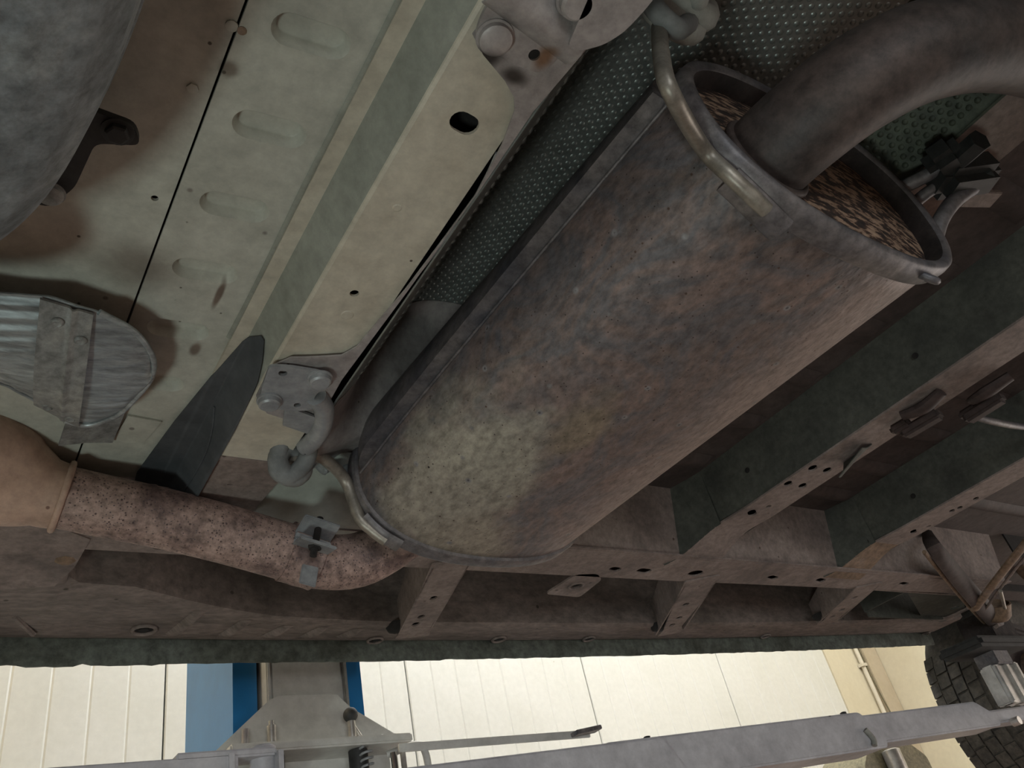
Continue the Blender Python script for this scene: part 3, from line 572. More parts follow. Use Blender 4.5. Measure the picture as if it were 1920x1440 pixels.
# clamp
cl = thing('pipe_clamp', (.35, .86, .44), 'small grey bolted clamp around the speckled exhaust pipe', 'clamp')
cc = Vector((.352, .861, .4455)); ax = Vector((.052, .001, -.013)).normalized(); a1 = Vector((0, 1, 0)); a2 = ax.cross(a1).normalized()
if a2.z > 0: a2 = -a2
def pol(ang, r, h): return cc + ax * h + (a1 * math.cos(ang) + a2 * math.sin(ang)) * r
mk('band', join(grid(lambda u, v: pol(u * 2 * math.pi, .0358 + .0004 * math.cos(v * 12), -.020 + .040 * v), 48, 6), grid(lambda u, v: pol(u * 2 * math.pi, .0358 - .0025 * v, -.020), 48, 1), grid(lambda u, v: pol(u * 2 * math.pi, .0358 - .0025 * v, .020), 48, 1)), m_pipe, cl, 50)
for s, an in ((-1, 2.92), (1, 3.42)):
    o = pol(an, .0445, 0); rad = (o - cc).normalized(); tang = ax.cross(rad)
    lug = mk('lug', join(obox(o + rad * .003, ax, rad, .044, .030, .0035, .001), obox(o - rad * .011 + tang * s * .007, ax, tang, .044, .014, .0035, .001)), m_bluemetal, cl, 40)
o = pol(3.17, .047, 0); tg = ax.cross((o - cc).normalized())
mk('clamp_bolt', join(tube([o - tg * .026, o + tg * .026], .0042, 10), lathe(o + tg * .010, tg, [(0, .008), (.006, .008), (.007, .006)], 6)), m_hole, cl)
mk('tab', obox(pol(2.30, .0368, .006), ax, tg, .020, .044, .003, .001), m_bluemetal, cl)
# ------------------------------------------------------------------ heat shield over the muffler
hs = thing('heat_shield', (.5, .3, .49), 'embossed dimpled aluminium heat shield arched over the muffler', 'heat shield')
fo = [(0.2266, 0.2139), (0.2406, 0.2234), (0.2644, 0.2337), (0.2781, 0.2424), (0.2845, 0.2517), (0.2918, 0.2815), (0.2976, 0.3318), (0.2961, 0.3783), (0.2931, 0.4472), (0.2873, 0.5018), (0.2843, 0.5334), (0.2760, 0.5494), (0.2533, 0.5591), (0.2328, 0.5665), (0.2201, 0.5838), (0.2221, 0.6322), (0.2410, 0.6568), (0.2653, 0.6628), (0.2966, 0.6695), (0.2909, 0.5847), (0.2956, 0.4521), (0.2981, 0.3200), (0.2977, 0.2457), (0.3044, 0.1890), (0.3062, 0.1420), (0.2319, 0.1785)]
hf = mk('flange', plate(fo, [], XY(.4945), .0018), m_pinkmetal, hs)
for k, d in ((0, .0022), (1, .0044)):
    e = [(0.2932, 0.2915), (0.2987, 0.3355), (0.2983, 0.3852), (0.2954, 0.4551), (0.2897, 0.5105)]
    mk('folded_edge', tube(catmull([(p[0] + .0012 * (k + .3) + .0012 * math.sin(i * 1.3), p[1], .4955 + d) for i, p in enumerate(e)], 6), .0010, 6), m_bluemetal, hf, 60)
HP = [(.3005, .4960), (.3030, .4985), (.3075, .507), (.319, .521), (.338, .548), (.353, .585), (.372, .635), (.41, .675), (.47, .700), (.60, .703), (.70, .690), (.765, .650), (.800, .606), (.81, .602), (.885, .600)]
hp = [(p.x, p.y) for p in catmull([(a, b, 0) for a, b in HP], 5)]
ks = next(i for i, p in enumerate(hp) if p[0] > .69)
mk('arch', sheet_y(hp[:ks + 1], -.5, .70, .0015), m_alu, hs, 50)
def az(x): return lerp_tab(hp[:ks + 1], x)
def sst(t): t = min(1, max(0, t)); return t * t * (3 - 2 * t)
mk('arch_end', grid(lambda u, v: (.3030 + .22 * v, .635 + .155 * u, (az(.3030 + .22 * v) - .0015) * (1 - sst(u * 1.5)) + (.503 + .040 * sst(v * 2.4) + .004 * math.sin(u * 8)) * sst(u * 1.5)), 30, 30, .0012), m_pinkmetal, hs, 50, label='plain dusty end of the shield')
mk('shaded_side', sheet_y(hp[ks:-6], -.5, .79, .0015), m_alu_shade, hs, 50, label='side of the shield coloured dark as shade')
mk('side_flange', sheet_y(hp[-7:], -.5, .23, .0015), m_dust, hs, 50)
# dimples
cum = [0]
for a, b in zip(hp, hp[1:]): cum.append(cum[-1] + math.dist(a, b))
def at_s(s):
    for i in range(len(hp) - 1):
        if s <= cum[i + 1]:
            t = (s - cum[i]) / (cum[i + 1] - cum[i]); d = Vector((hp[i + 1][0] - hp[i][0], hp[i + 1][1] - hp[i][1])).normalized()
            return hp[i][0] + (hp[i + 1][0] - hp[i][0]) * t, hp[i][1] + (hp[i + 1][1] - hp[i][1]) * t, d
    return hp[-1][0], hp[-1][1], Vector((1, 0))
DS = {}; P_ = .0100; row = 0; s = .046
while s < cum[-1] - .095:
    v, f = DS.setdefault(s > cum[ks], ([], []))
    x, z, d = at_s(s); nn = Vector((d.y, -d.x)); y = -.12 + (row % 2) * P_ / 2
    ymax = .640 - .02 * math.sin(s * 40)
    while y < ymax:
        k = len(v); r = .0036; jx = random.uniform(-.0003, .0003)
        for ring, (rr, hh) in enumerate(((r, -.0001), (r * .70, .0009))):
            for q in range(8):
                a = 2 * math.pi * q / 8; u = rr * math.cos(a) + jx; w2 = rr * math.sin(a)
                v.append((x + d.x * u + nn.x * hh, y + w2, z + d.y * u + nn.y * hh))
        v.append((x + nn.x * .0013, y, z + nn.y * .0013))
        for q in range(8): f.append((k + q, k + (q + 1) % 8, k + 8 + (q + 1) % 8, k + 8 + q)); f.append((k + 8 + q, k + 8 + (q + 1) % 8, k + 16))
        y += P_
    s += P_ * .866; row += 1
for side, vf in DS.items(): mk('embossed_dimples', vf, m_alu_shade if side else m_alu, hs, 70, kind='stuff')
for y, a in ((.30, .35), (.455, .5), (.20, .3)):
    s0 = .09; pts = []
    for i in range(8): x, z, d = at_s(s0 + .014 * i); nn = Vector((d.y, -d.x)); pts.append((x + nn.x * .0005, y + a * .05 * i / 7 * -1, z + nn.y * .0005))
    mk('crease', tube(catmull(pts, 4), .0030, 8), m_alu, hs, 60)
mk('crumpled_foil', grid(lambda u, v: (.338 + .05 * u, .775 + .035 * v, .515 + .012 * math.sin(u * 14) * .4 + .03 * v + .006 * math.sin(v * 9 + u * 5)), 16, 10), m_alu2, hs, 30)

# ------------------------------------------------------------------ small heat shield at left
ls = thing('heat_shield', (.05, .65, .49), 'small tongue-shaped corrugated grey heat shield with a riveted strap', 'heat shield')
TOP = [(-.20, .60), (-.10, .585), (0, .573), (.032, .565), (.07, .572), (.101, .588), (.122, .616), (.1285, .640)]
BOT = [(-.20, .655), (-.10, .665), (.013, .689), (.041, .707), (.071, .734), (.090, .738), (.105, .725), (.116, .708), (.127, .664), (.1285, .641)]
def shl(u, v):
    x = -.20 + .3285 * (1 - (1 - u) ** 1.5); a = lerp_tab(TOP, x); b = lerp_tab(BOT, x); y = a + (b - a) * v
    z = .508 - .018 * math.sin(math.pi * v) * (.35 + .65 * min(1, (.1285 - x) / .08)) + .0009 * math.sin((y * 1.0 + x * .22) * 560) * (1 if x < .03 else .45)
    return (x, y, z)
sh = mk('sheet', grid(shl, 90, 90, .0015), m_alu2, ls, 50)
rimpts = [(x, y, .5075) for x, y in ((.070, .571), (.101, .587), (.122, .615), (.1285, .640), (.127, .664), (.116, .708), (.105, .725), (.090, .738), (.071, .735))]
mk('folded_rim', tube(catmull(rimpts, 6), .0028, 8), m_alu2, ls, 60)
def strap(u, v):
    a = Vector((.0260 + .040 * u, .5655 + .006 * u)); b = Vector((.042 + .042 * u, .711 + .027 * u)); p = a + (b - a) * v
    return (p.x, p.y, .5045 - .0195 * math.sin(math.pi * v) - .0030 * math.exp(-((u - .62) / .05) ** 2) - .001)
st = mk('strap', grid(strap, 20, 24, .0022), m_strap, ls, 50)
for u, v in ((.35, .10), (.82, .16), (.30, .88), (.80, .90)):
    p = strap(u, v); mk('rivet', lathe((p[0], p[1], p[2] + .001), (0, 0, -1), [(0, .0052), (.0012, .0052), (.0026, .0035), (.0014, .0022), (.0014, .0005)], 16), m_strap, st, 60)
lipp = catmull([(-.12, .690, .516), (.0, .700, .5165), (.030, .712, .516), (.055, .727, .514), (.075, .738, .511)], 6)
mk('lower_lip', join(tube(lipp, .0018, 8), grid(lambda u, v: (lipp[int(u * 24)][0], lipp[int(u * 24)][1] - .022 * v, lipp[int(u * 24)][2] + .010 * v), 24, 2)), m_alu2, ls, 60)

# ------------------------------------------------------------------ fuel tank
def tank(u, v):
    ang = u * 2 * math.pi; hx, hy, cx, cy, n = .34, .42, -.305, .085, 4.2
    ca, sa = math.cos(ang), math.sin(ang); ux = math.copysign(abs(ca) ** (2 / n), ca); uy = math.copysign(abs(sa) ** (2 / n), sa)
    prof = [(0, .352), (.30, .352), (.60, .353), (.78, .358), (.88, .368), (.945, .385), (.985, .410), (1.0, .440), (1.0, .462), (1.012, .466), (1.012, .472), (.985, .478), (.97, .52), (.95, .535)]
    t = v * (len(prof) - 1); k = min(int(t), len(prof) - 2); w2 = t - k; s = prof[k][0] + (prof[k + 1][0] - prof[k][0]) * w2; z = prof[k][1] + (prof[k + 1][1] - prof[k][1]) * w2
    return (cx + hx * s * ux, cy + hy * s * uy, z + .004 * math.sin(ux * s * 5 + 1) * (1 - v))
ft_ = thing('fuel_tank', (-.3, .1, .35), 'dusty grey plastic fuel tank with rounded corner beside the beige floor', 'tank')
mk('body', grid(tank, 144, 52), m_tank, ft_, 60)
mk('pressed_rib', tube(catmull([(-.20, .24, .3535), (-.12, .245, .3525), (-.05, .25, .357), (-.02, .252, .364)], 6), .006, 10, flat=.4), m_tank, ft_, 60)
mk('moulded_lobe', tube(catmull([(-.16, .505, .44), (-.07, .500, .443), (-.030, .482, .447), (-.012, .462, .455)], 8), interp_r([.05, .045, .034, .004], 25), 16), m_tank, ft_, 60)
tb = thing('tank_bracket', (.03, .40, .50), 'dark bolted steel bracket in the shadow beside the fuel tank', 'bracket')
mk('arm', prism(rnd([(.000, .375), (.055, .378), (.062, .392), (.035, .402), (.030, .445), (.018, .470), (.000, .470)], .006, 4), XY(.508), .006), m_black, tb, 40)
mk('riser', box(.005, .030, .380, .390, .514, .545), m_black, tb)
mk('bolt', hexbolt((.046, .386, .508), (0, 0, -1), .008, .006), m_black, tb, 30)
mk('bolt', roundbolt((.016, .456, .508), (0, 0, -1), .009, .005), m_strap, tb, 40)

# ------------------------------------------------------------------ exhaust hanger brackets and rubbers
hb1 = thing('hanger_bracket', (.29, .19, .48), 'dusty pinkish steel hanger bracket at the top edge with a large round bolt', 'bracket', 'exhaust hanger brackets')
pl = rnd([(0.2261, 0.2132), (0.2222, 0.1949), (0.2240, 0.1748), (0.2837, 0.1454), (0.2827, 0.1863), (0.2856, 0.2000), (0.2829, 0.2160), (0.2595, 0.2179), (0.2436, 0.2167)], .008, 5)
mk('plate', plate(pl, [circ(*(0.2697, 0.2057), .0042)], XY(.4885), .0035), m_pinkmetal, hb1)
mk('round_bolt', roundbolt((*(0.2377, 0.2061), .4885), (0, 0, -1), .0112, .007), m_pinkmetal, hb1, 40)
mk('round_bolt', roundbolt((*(0.2703, 0.1600), .485), (0, 0, -1), .0112, .009), m_pinkmetal, hb1, 40)
mk('hex_insert', lathe((*(0.2708, 0.2066), .4925), (0, 0, -1), [(0, .0045), (.002, .0045), (.0021, .002)], 6), m_hole, hb1)
mk('curved_arm', plate(rnd([(.280, .186), (.290, .1845), (.302, .174), (.309, .161), (.312, .144), (.313, .128), (.270, .140)], .006, 5), [], XY(.476), .011), m_pinkmetal, hb1, 40)
mk('raised_web', grid(lambda u, v: ((0.2182, 0.1897)[0] + .075 * u, (0.2182, 0.1897)[1] + .012 * u - .030 * v, .4875 - .010 * math.sin(math.pi * v)), 12, 10, .002), m_pinkmetal, hb1, 60)
rb1 = thing('rubber_hanger', (.40, .15, .52), 'pale dusty rubber exhaust hanger with stacked lobes above the bright rod', 'rubber mount', 'rubber exhaust hangers')
def lobe(c, rx, rz, depth): return tube([(c[0] + rx * math.cos(i * math.pi / 10), c[1], c[2] + rz * math.sin(i * math.pi / 10)) for i in range(20)], depth, 10, True)
for nm, px0, r, t, y in (('lobe', (0.4190, 0.1720, 0.6006), .021, .0130, .172), ('lobe', (0.4265, 0.1600, 0.6061), .020, .0125, .160)):
    mk(nm, join(lobe((px0[0], y, px0[2]), r, r * .75, t), lathe((px0[0], y - .012, px0[2]), (0, 1, 0), [(0, .010), (.024, .010)], 14)), m_rubber2, rb1, 60)
pc = (0.4194, 0.1660, 0.5946)
mk('rubber_band', tube(catmull([(0.3796, 0.1660, 0.5760), (0.3842, 0.1660, 0.5625), (0.3980, 0.1660, 0.5547), (0.4213, 0.1660, 0.5799)], 8), .0085, 12), m_rubber, rb1, 60)
mk('knob', lathe((0.4202, 0.1500, 0.5902), (.3, -.3, -1), [(0, .009), (.006, .009), (.010, .004)], 14), m_rubber2, rb1, 60)

hb2 = thing('hanger_bracket', (.25, .62, .48), 'dusty bluish steel hanger bracket with four fixings and a curved hook', 'bracket', 'exhaust hanger brackets')
pl = rnd([(0.2194, 0.6062), (0.2159, 0.5766), (0.2347, 0.5724), (0.2630, 0.5713), (0.2776, 0.5755), (0.2804, 0.5916), (0.2740, 0.5989), (0.2723, 0.6085), (0.2784, 0.6312), (0.2639, 0.6371), (0.2429, 0.6392), (0.2248, 0.6314)], .005, 4)
mk('plate', plate(pl, [circ(*(0.2308, 0.5829), .0042), circ(*(0.2614, 0.6274), .0035)], XY(.4880), .0035), m_bluemetal, hb2)
for q in ((0.2658, 0.5793), (0.2329, 0.6265)): mk('round_bolt', roundbolt((*q, .488), (0, 0, -1), .0105, .008), m_bluemetal, hb2, 40)
mk('hook', tube(catmull([(0.2749, 0.6120, 0.4917), (0.2914, 0.6320, 0.4937), (0.3015, 0.6600, 0.4944), (0.3047, 0.6900, 0.4962), (0.3025, 0.7120, 0.4989)], 8), [.0105] * 33, 16), m_bluemetal, hb2, 60)
mk('hook_web', grid(lambda u, v: (lerp_tab([(0, .2520), (1, .2870)], u) + .012 * v, .635 + .040 * v + .010 * u, .4900 + .006 * v), 8, 8, .003), m_bluemetal, hb2, 40)
rb2 = thing('rubber_hanger', (.28, .74, .47), 'bluish grey rubber exhaust hanger looped around the bent rod by the pipe', 'rubber mount', 'rubber exhaust hangers')
c = Vector((0.2944, 0.7350, 0.4913)); a1 = Vector((.9, .1, .42)).normalized(); a2 = Vector((-.35, -.25, .9)); a2 = (a2 - a1 * a1.dot(a2)).normalized()
mk('ring', tube([c + a1 * .0155 * math.cos(i * math.pi / 14) + a2 * .0165 * math.sin(i * math.pi / 14) for i in range(28)], .0112, 12, True), m_rubber, rb2, 60)
mk('loop', tube(catmull([(0.2786, 0.7330, 0.4878), (0.2802, 0.7220, 0.5073), (0.2916, 0.7120, 0.5195), (0.3038, 0.7080, 0.5148), (0.3090, 0.7160, 0.5011), (0.3067, 0.7280, 0.4874), (0.2936, 0.7350, 0.4748), (0.2816, 0.7360, 0.4779)], 6, True), .0100, 12, True), m_rubber, rb2, 60)

# mount on the far side of the muffler
mt = thing('exhaust_mount', (.82, .18, .55), 'black rubber mount with bolts and rods on the right of the muffler end', 'rubber mount')
D = .205
def dpt(x, y, d=0): return None
mk('block', obox((0.8214, 0.1584, 0.5720), (.75, -.35, .1), (.4, .8, 0), .075, .042, .040, .010), m_black, mt, 50)
mk('block', obox((0.7890, 0.1562, 0.5780), (.8, .2, 0), (-.2, 1, 0), .050, .036, .034, .009), m_black, mt, 50)
mk('bolt', tube([(0.7935, 0.1477, 0.5720), (0.7847, 0.1193, 0.5660)], .0125, 6), m_black, mt, 40)
mk('bolt', tube([(0.8382, 0.1612, 0.5700), (0.8413, 0.1372, 0.5660)], .0115, 6), m_black, mt, 40)
mk('rod', tube(catmull([(0.7710, 0.1975, 0.5750), (0.7828, 0.1750, 0.5750), (0.7915, 0.1511, 0.5750)], 6), .0075, 10), m_rim, mt, 60)
mk('rod', tube(catmull([(0.7840, 0.2082, 0.5600), (0.7940, 0.1828, 0.5650), (0.8150, 0.1654, 0.5700)], 6), .0065, 10), m_rim, mt, 60)
mk('rod', tube(catmull([(0.7698, 0.2029, 0.5000), (0.7806, 0.1903, 0.5200), (0.8071, 0.1754, 0.5450), (0.8398, 0.1561, 0.5650)], 8), .0085, 12), m_rim, mt, 60)
mk('tab', obox((0.8728, 0.1685, 0.5700), (.9, -.3, .05), (.2, .9, 0), .045, .022, .006, .001), m_dust, mt)

# clips on the crossmember
for lab, pts in (('dark brown plastic clip on the edge of the near crossmember', ((1.0868, 0.4560, 0.5120), (1.0951, 0.4277, 0.5080), (1.0946, 0.3943, 0.5120))), ('dark brown plastic clip with a cable at the right picture edge', ((1.1739, 0.3938, 0.5120), (1.1664, 0.3678, 0.5080), (1.1742, 0.3325, 0.5120)))):
    cp = thing('cable_clip', pts[1], lab, 'clip', 'cable clips on the crossmember')
    d = Vector(pts[2]) - Vector(pts[0])
    mk('saddle', tube(catmull(pts, 8), interp_r([.010, .014, .011], 17), 10, flat=.6), m_blackbrown, cp, 50)
    mk('leg', obox(Vector(pts[1]) + Vector((.028, .024, -.006)), d, (1, 1, 0), .060, .022, .016, .004), m_blackbrown, cp, 40)
    mk('foot', obox(Vector(pts[0]) + Vector((.022, .018, -.002)), d, (1, .4, 0), .030, .016, .014, .004), m_blackbrown, cp, 40)
mk_c = mk('brake_cable', tube(catmull([(1.2164, 0.4252, 0.5200), (1.2826, 0.4216, 0.5150), (1.3871, 0.4163, 0.5200), (1.4715, 0.3930, 0.5300)], 8), .0055, 8), m_rim, None, 60)
tag(mk_c, 'thin grey cable running out of the clip at the right picture edge', 'cable')
# ------------------------------------------------------------------ two-post lift
lc = thing('lift_column', (.59, 1.65, -1.25), 'blue steel lift column standing behind the sill', 'lift column')
colp = [(.468, 1.50), (.512, 1.50), (.512, 1.507), (.476, 1.507), (.476, 1.80), (.712, 1.80), (.712, 1.507), (.674, 1.507), (.674, 1.50), (.720, 1.50), (.720, 1.81), (.468, 1.81)]
mk('post', prism(colp, XY(-1.25), 3.9), m_blue, lc)
mk('base_plate', box(.38, .81, 1.44, 1.90, -1.25, -1.235, .003), m_blue, lc)
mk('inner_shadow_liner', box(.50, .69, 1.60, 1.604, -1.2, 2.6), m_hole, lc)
lk = thing('lift_carriage', (.59, 1.45, .2), 'grey lift carriage with trapezoid gusset plate in front of the blue column', 'lift carriage')
mk('sleeve', join(box(.527, .668, 1.470, 1.56, .20, .95, .004)), m_lift, lk, 40)
mk('sleeve_edge', box(.6685, .6735, 1.462, 1.55, .20, .95), m_white_steel, lk)
mk('sleeve_edge', box(.5185, .5265, 1.466, 1.55, .20, .95, .002), m_lift, lk)
mk('gusset', prism(rnd([(.421, .378), (.763, .378), (.763, .384), (.665, .444), (.640, .469), (.530, .470), (.512, .462), (.421, .384)], .004, 3), XZ(1.440), .012), m_lift, lk)
mk('top_plate', box(.4250, .7500, 1.375, 1.50, .3610, .3760, .003), m_lift, lk, 30)
mk('lower_plate', box(.4350, .7400, 1.375, 1.50, .19, .2050, .003), m_lift, lk, 30)
mk('back_plate', box(.45, .74, 1.455, 1.47, .19, .362), m_lift, lk)
for x in (.505, .655): mk('pivot_pin', lathe((x, 1.405, .20), (0, 0, 1), [(0, .017), (.159, .017), (.160, .015)], 20), m_black, lk, 40)
for x in (.662,): mk('spring', tube([(x + .011 * math.cos(i * .6), 1.388 + .011 * math.sin(i * .6), .30 + .0010 * i) for i in range(60)], .0022, 6), m_bluemetal, lk, 60)
bo = mk('lock_pin', lathe((.5035, 1.408, .3755), (0, 0, 1), [(0, .0075), (.034, .0075), (.0342, .0045), (.042, .0045), (.043, .002)], 18), m_white_steel, lk, 40)
for p, h in (((.462, 1.42, .3755), .034),): mk('lock_pin', lathe(p, (.05, 0, 1), [(0, .006), (h, .006), (h + .001, .002)], 14), m_pinkmetal, lk, 40)
for x in (.445, .475, .700, .722): mk('bolt_head', lathe((x, 1.395, .3755), (0, 0, 1), [(0, .006), (.004, .006), (.005, .003)], 8), m_white_steel, lk)
lv = mk('release_lever', lathe((.6485, 1.408, .3755), (0, 0, 1), [(0, .0072), (.036, .0072), (.037, .003)], 18), m_white_steel, lk, 40)
mk('lever_ball', lathe((.6485, 1.408, .4080), (0, 0, 1), [(.0132 - .0132 * math.cos(a * math.pi / 12), .0132 * math.sin(a * math.pi / 12)) for a in range(13)], 24), m_black, lv, 80)
mk('lever_brace', tube([(.655, 1.415, .405), (.676, 1.42, .3755)], .0038, 8), m_white_steel, lv, 60)
mk('gear_guard', tube(catmull([(.700, 1.385, .343), (.745, 1.36, .350), (.757, 1.35, .330), (.755, 1.345, .25)], 6), .0065, 8), m_lift, lk, 60)
mk('guide_rod', lathe((.700, 1.36, .22), (0, 0, 1), [(0, .006), (.12, .006)], 12), m_chrome, lk, 40)
mk('guide_rod', box(.715, .722, 1.358, 1.366, .22, .345), m_white_steel, lk)

la = thing('telescopic_arm', (1.3, 1.2, .2), 'long telescopic grey lift arm reaching right towards the tyre', 'lift arm')  # lift arm in telescoping stages
P0 = Vector((.793, 1.257, 0)); AD = Vector((1.374, -.173, 0)).normalized(); AN = Vector((AD.y, -AD.x, 0)); AN = -AN if AN.y < 0 else AN
def stage(name, x0, x1, ztop, zbot, thick, cut, off, mat):
    s0 = (x0 - P0.x) / AD.x; s1 = (x1 - P0.x) / AD.x
    poly = rnd([(s0, zbot), (s1 + cut * .9, zbot), (s1 + cut, zbot + (ztop - zbot) * .35), (s1, ztop), (s0, ztop)], .009, 4)
    m = Matrix(((AD.x, 0, AN.x, P0.x + AN.x * off), (AD.y, 0, AN.y, P0.y + AN.y * off), (0, 1, 0, 0), (0, 0, 0, 1)))
    vf = prism(poly, m, thick); bm = bmesh.new(); vs = [bm.verts.new(p) for p in vf[0]]
    for q in vf[1]: bm.faces.new([vs[i] for i in q])
    bm.normal_update()
    es = [e for e in bm.edges if len(e.link_faces) == 2 and e.calc_face_angle(0) > 1.2]
    bmesh.ops.bevel(bm, geom=es, offset=.004, segments=2, affect='EDGES')
    bm.verts.index_update(); vf = [tuple(q.co) for q in bm.verts], [tuple(q.index for q in fc.verts) for fc in bm.faces]; bm.free()
    return mk(name, vf, mat, la, 35)
stage('outer_sleeve', .66, 1.185, .293, .195, .11, .035, -.006, m_arm)
stage('middle_sleeve', 1.06, 1.730, .2955, .2170, .095, .050, 0, m_arm)
stage('inner_sleeve', 1.60, 2.134, .2885, .2270, .078, .062, .004, m_arm)
stage('arm_tip', 2.10, 2.42, .2645, .2330, .060, .02, .008, m_arm)
mk('sleeve_weld', tube(catmull([(1.7176, 1.1365, 0.2568), (1.7288, 1.1345, 0.2366), (1.7230, 1.1340, 0.2225)], 6), .006, 8), m_rubber2, la, 60)
mk('stop_bolt', lathe((1.70, 1.16, .2955), (0, 0, 1), [(0, .007), (.006, .007), (.007, .004)], 6), m_black, la)
mk('stop_bolt', lathe((1.165, 1.225, .2935), (0, 0, 1), [(0, .007), (.006, .007), (.007, .004)], 6), m_black, la)
mk('guard_bar', join(obox((.915, 1.345, .343), (1, -.02, -.004), (0, 0, 1), .42, .014, .006, .001)), m_lift, la)
mk('guard_end', obox((1.105, 1.325, .343), (1, -.1, .09), (0, 0, 1), .06, .008, .03, .001), m_rim, la)
mk('tip_bolt', lathe((2.2334, 1.0620, 0.2296), (0, 1, 0), [(0, .010), (.02, .010)], 10), m_white_steel, la)

la2 = thing('telescopic_arm', (.30, 1.30, .2), 'silvery lift arm end reaching left from the carriage', 'lift arm')
mk('top_flat', obox((.400, 1.330, .3430), (1, .02, .006), (0, 1, 0), .15, .05, .012, .003), m_arm, la2, 30)
mk('side_plate', xf(box(-.5, .0, -.005, .0, -.075, -.002, .002), Matrix.Translation((.415, 1.31, .343))), m_arm, la2)
mk('lug', lathe((.462, 1.335, .300), (0, 0, 1), [(0, .020), (.055, .020), (.058, .016)], 18), m_arm, la2, 40)
for x in (.40, .475): mk('web', box(x, x + .008, 1.30, 1.36, .25, .342), m_arm, la2)

lp = thing('lift_pad', (2.2, 1.03, .25), 'bright steel lift adapter with black rubber pad under the rear sill end', 'lift pad')
pb = Vector((2.185, 1.035, .262)); 
def padbox(cx, w, d, z0, z1, mat, name, b=.003): return mk(name, box(cx - w / 2, cx + w / 2, 1.035 - d / 2, 1.035 + d / 2, z0, z1, b), mat, lp, 35)
padbox(2.205, .105, .03, .260, .352, m_white_steel, 'steel_post')
padbox(2.165, .020, .045, .260, .350, m_white_steel, 'post_flute'); padbox(2.215, .018, .045, .260, .352, m_white_steel, 'post_flute'); padbox(2.262, .016, .045, .260, .355, m_white_steel, 'post_flute')
padbox(2.205, .075, .055, .350, .385, m_rim, 'upper_post')
padbox(2.200, .255, .12, .383, .410, m_black, 'rubber_pad', .008)
padbox(2.26, .12, .08, .409, .480, m_near_black, 'packing_block')

# ------------------------------------------------------------------ wheel and suspension
wh = thing('wheel', (2.88, 1.30, .02), 'dusty treaded tyre and wheel hanging at the right edge', 'wheel')
WC = Vector((2.885, 1.33, .345)); RT = .318
prof = [(-.105, .21), (-.112, .235), (-.114, .27), (-.106, .298), (-.092, .312), (-.06, RT), (.06, RT), (.092, .312), (.106, .298), (.114, .27), (.112, .235), (.105, .21), (.09, .200), (-.09, .200), (-.105, .21)]
v, f = [], []; NS = 72
for k in range(NS):
    a = 2 * math.pi * k / NS
    for (h, r) in prof[:-1]: v.append((WC.x + r * math.cos(a), WC.y + h, WC.z + r * math.sin(a)))
n = len(prof) - 1
for k in range(NS):
    for i in range(n): f.append((k * n + i, k * n + (i + 1) % n, ((k + 1) % NS) * n + (i + 1) % n, ((k + 1) % NS) * n + i))
mk('tyre', (v, f), m_tyre, wh, 40)
NB = 46
for row, (h, wd, r) in enumerate(((-.080, .034, RT - .004), (-.038, .038, RT + .001), (.004, .038, RT + .001), (.046, .038, RT + .001), (.084, .030, RT - .004))):
    base = None
    for k in range(NB):
        a = 2 * math.pi * (k + .37 * row) / NB
        if base is None:
            bvf = prism([(-.0215, -wd / 2 + .0005), (.0165, -wd / 2 + .0005), (.0205, wd / 2 - .0005), (-.0175, wd / 2 - .0005)], Matrix(((0, 0, 1, 0), (0, 1, 0, 0), (1, 0, 0, 0), (0, 0, 0, 1))), .0055)
            base = bpy.data.meshes.new('tread_block'); base.from_pydata([tuple(p) for p in bvf[0]], [], bvf[1]); base.materials.append(m_tyre)
        if not (150 < math.degrees(a) % 360 < 262): continue
        o = bpy.data.objects.new('tread_block', base); COL.objects.link(o); o.parent = wh
        p = Vector((WC.x + (r - .002) * math.cos(a), WC.y + h, WC.z + (r - .002) * math.sin(a) + CZ)) - wh.location
        o.location = p; o.rotation_euler = (0, -a, 0)
mk('rim', lathe((WC.x, WC.y - .09, WC.z), (0, 1, 0), [(0, .202), (.01, .195), (.03, .17), (.12, .16), (.14, .10), (.15, .04), (.16, .03)], 40), m_blackbrown, wh, 40)
mk('brake_drum', lathe((WC.x, WC.y - .13, WC.z), (0, 1, 0), [(0, .05), (.01, .12), (.07, .125), (.08, .11)], 36), m_rustdust, wh, 40)

su = thing('suspension_link', (2.0, 1.0, .45), 'rust-brown suspension link of two channel struts meeting in a cup', 'suspension')
mk('strut', tube(catmull([(1.8490, 0.8613, 0.6000), (1.7080, 0.7969, 0.5250), (1.8710, 0.8586, 0.4920), (2.0831, 0.9378, 0.4660), (2.3125, 1.0264, 0.4420)], 6), interp_r([.012, .016, .020, .022, .018], 25), 10, flat=.6), m_floorpan, su, 50)
mk('strut_edge', tube(catmull([(1.6811, 0.8076, 0.5150), (1.8945, 0.8923, 0.4880), (2.1390, 0.9845, 0.4600), (2.3119, 1.0429, 0.4400)], 6), .0045, 8), m_rustdust, su, 60)
mk('strut', tube(catmull([(2.0541, 0.9429, 0.4580), (1.9414, 0.8121, 0.4700), (1.8477, 0.6730, 0.4900), (1.7703, 0.5695, 0.5000)], 6), .0125, 10, flat=.5), m_rustdust, su, 50)
mk('strut_edge', tube(catmull([(2.1066, 0.9558, 0.4540), (1.9821, 0.8188, 0.4660), (1.8769, 0.6727, 0.4860)], 6), .003, 8), m_dust, su, 60)
mk('cup', xf(lathe((0, 0, 0), (0, 0, 1), [(0, .010), (.004, .026), (.014, .034), (.045, .038), (.046, .034), (.020, .028), (.010, .010)], 24), Matrix.Translation((2.2041, 0.9764, 0.4440)) @ Matrix.Rotation(.5, 4, 'X') @ Matrix.Rotation(-.3, 4, 'Y')), m_rustdust, su, 50)
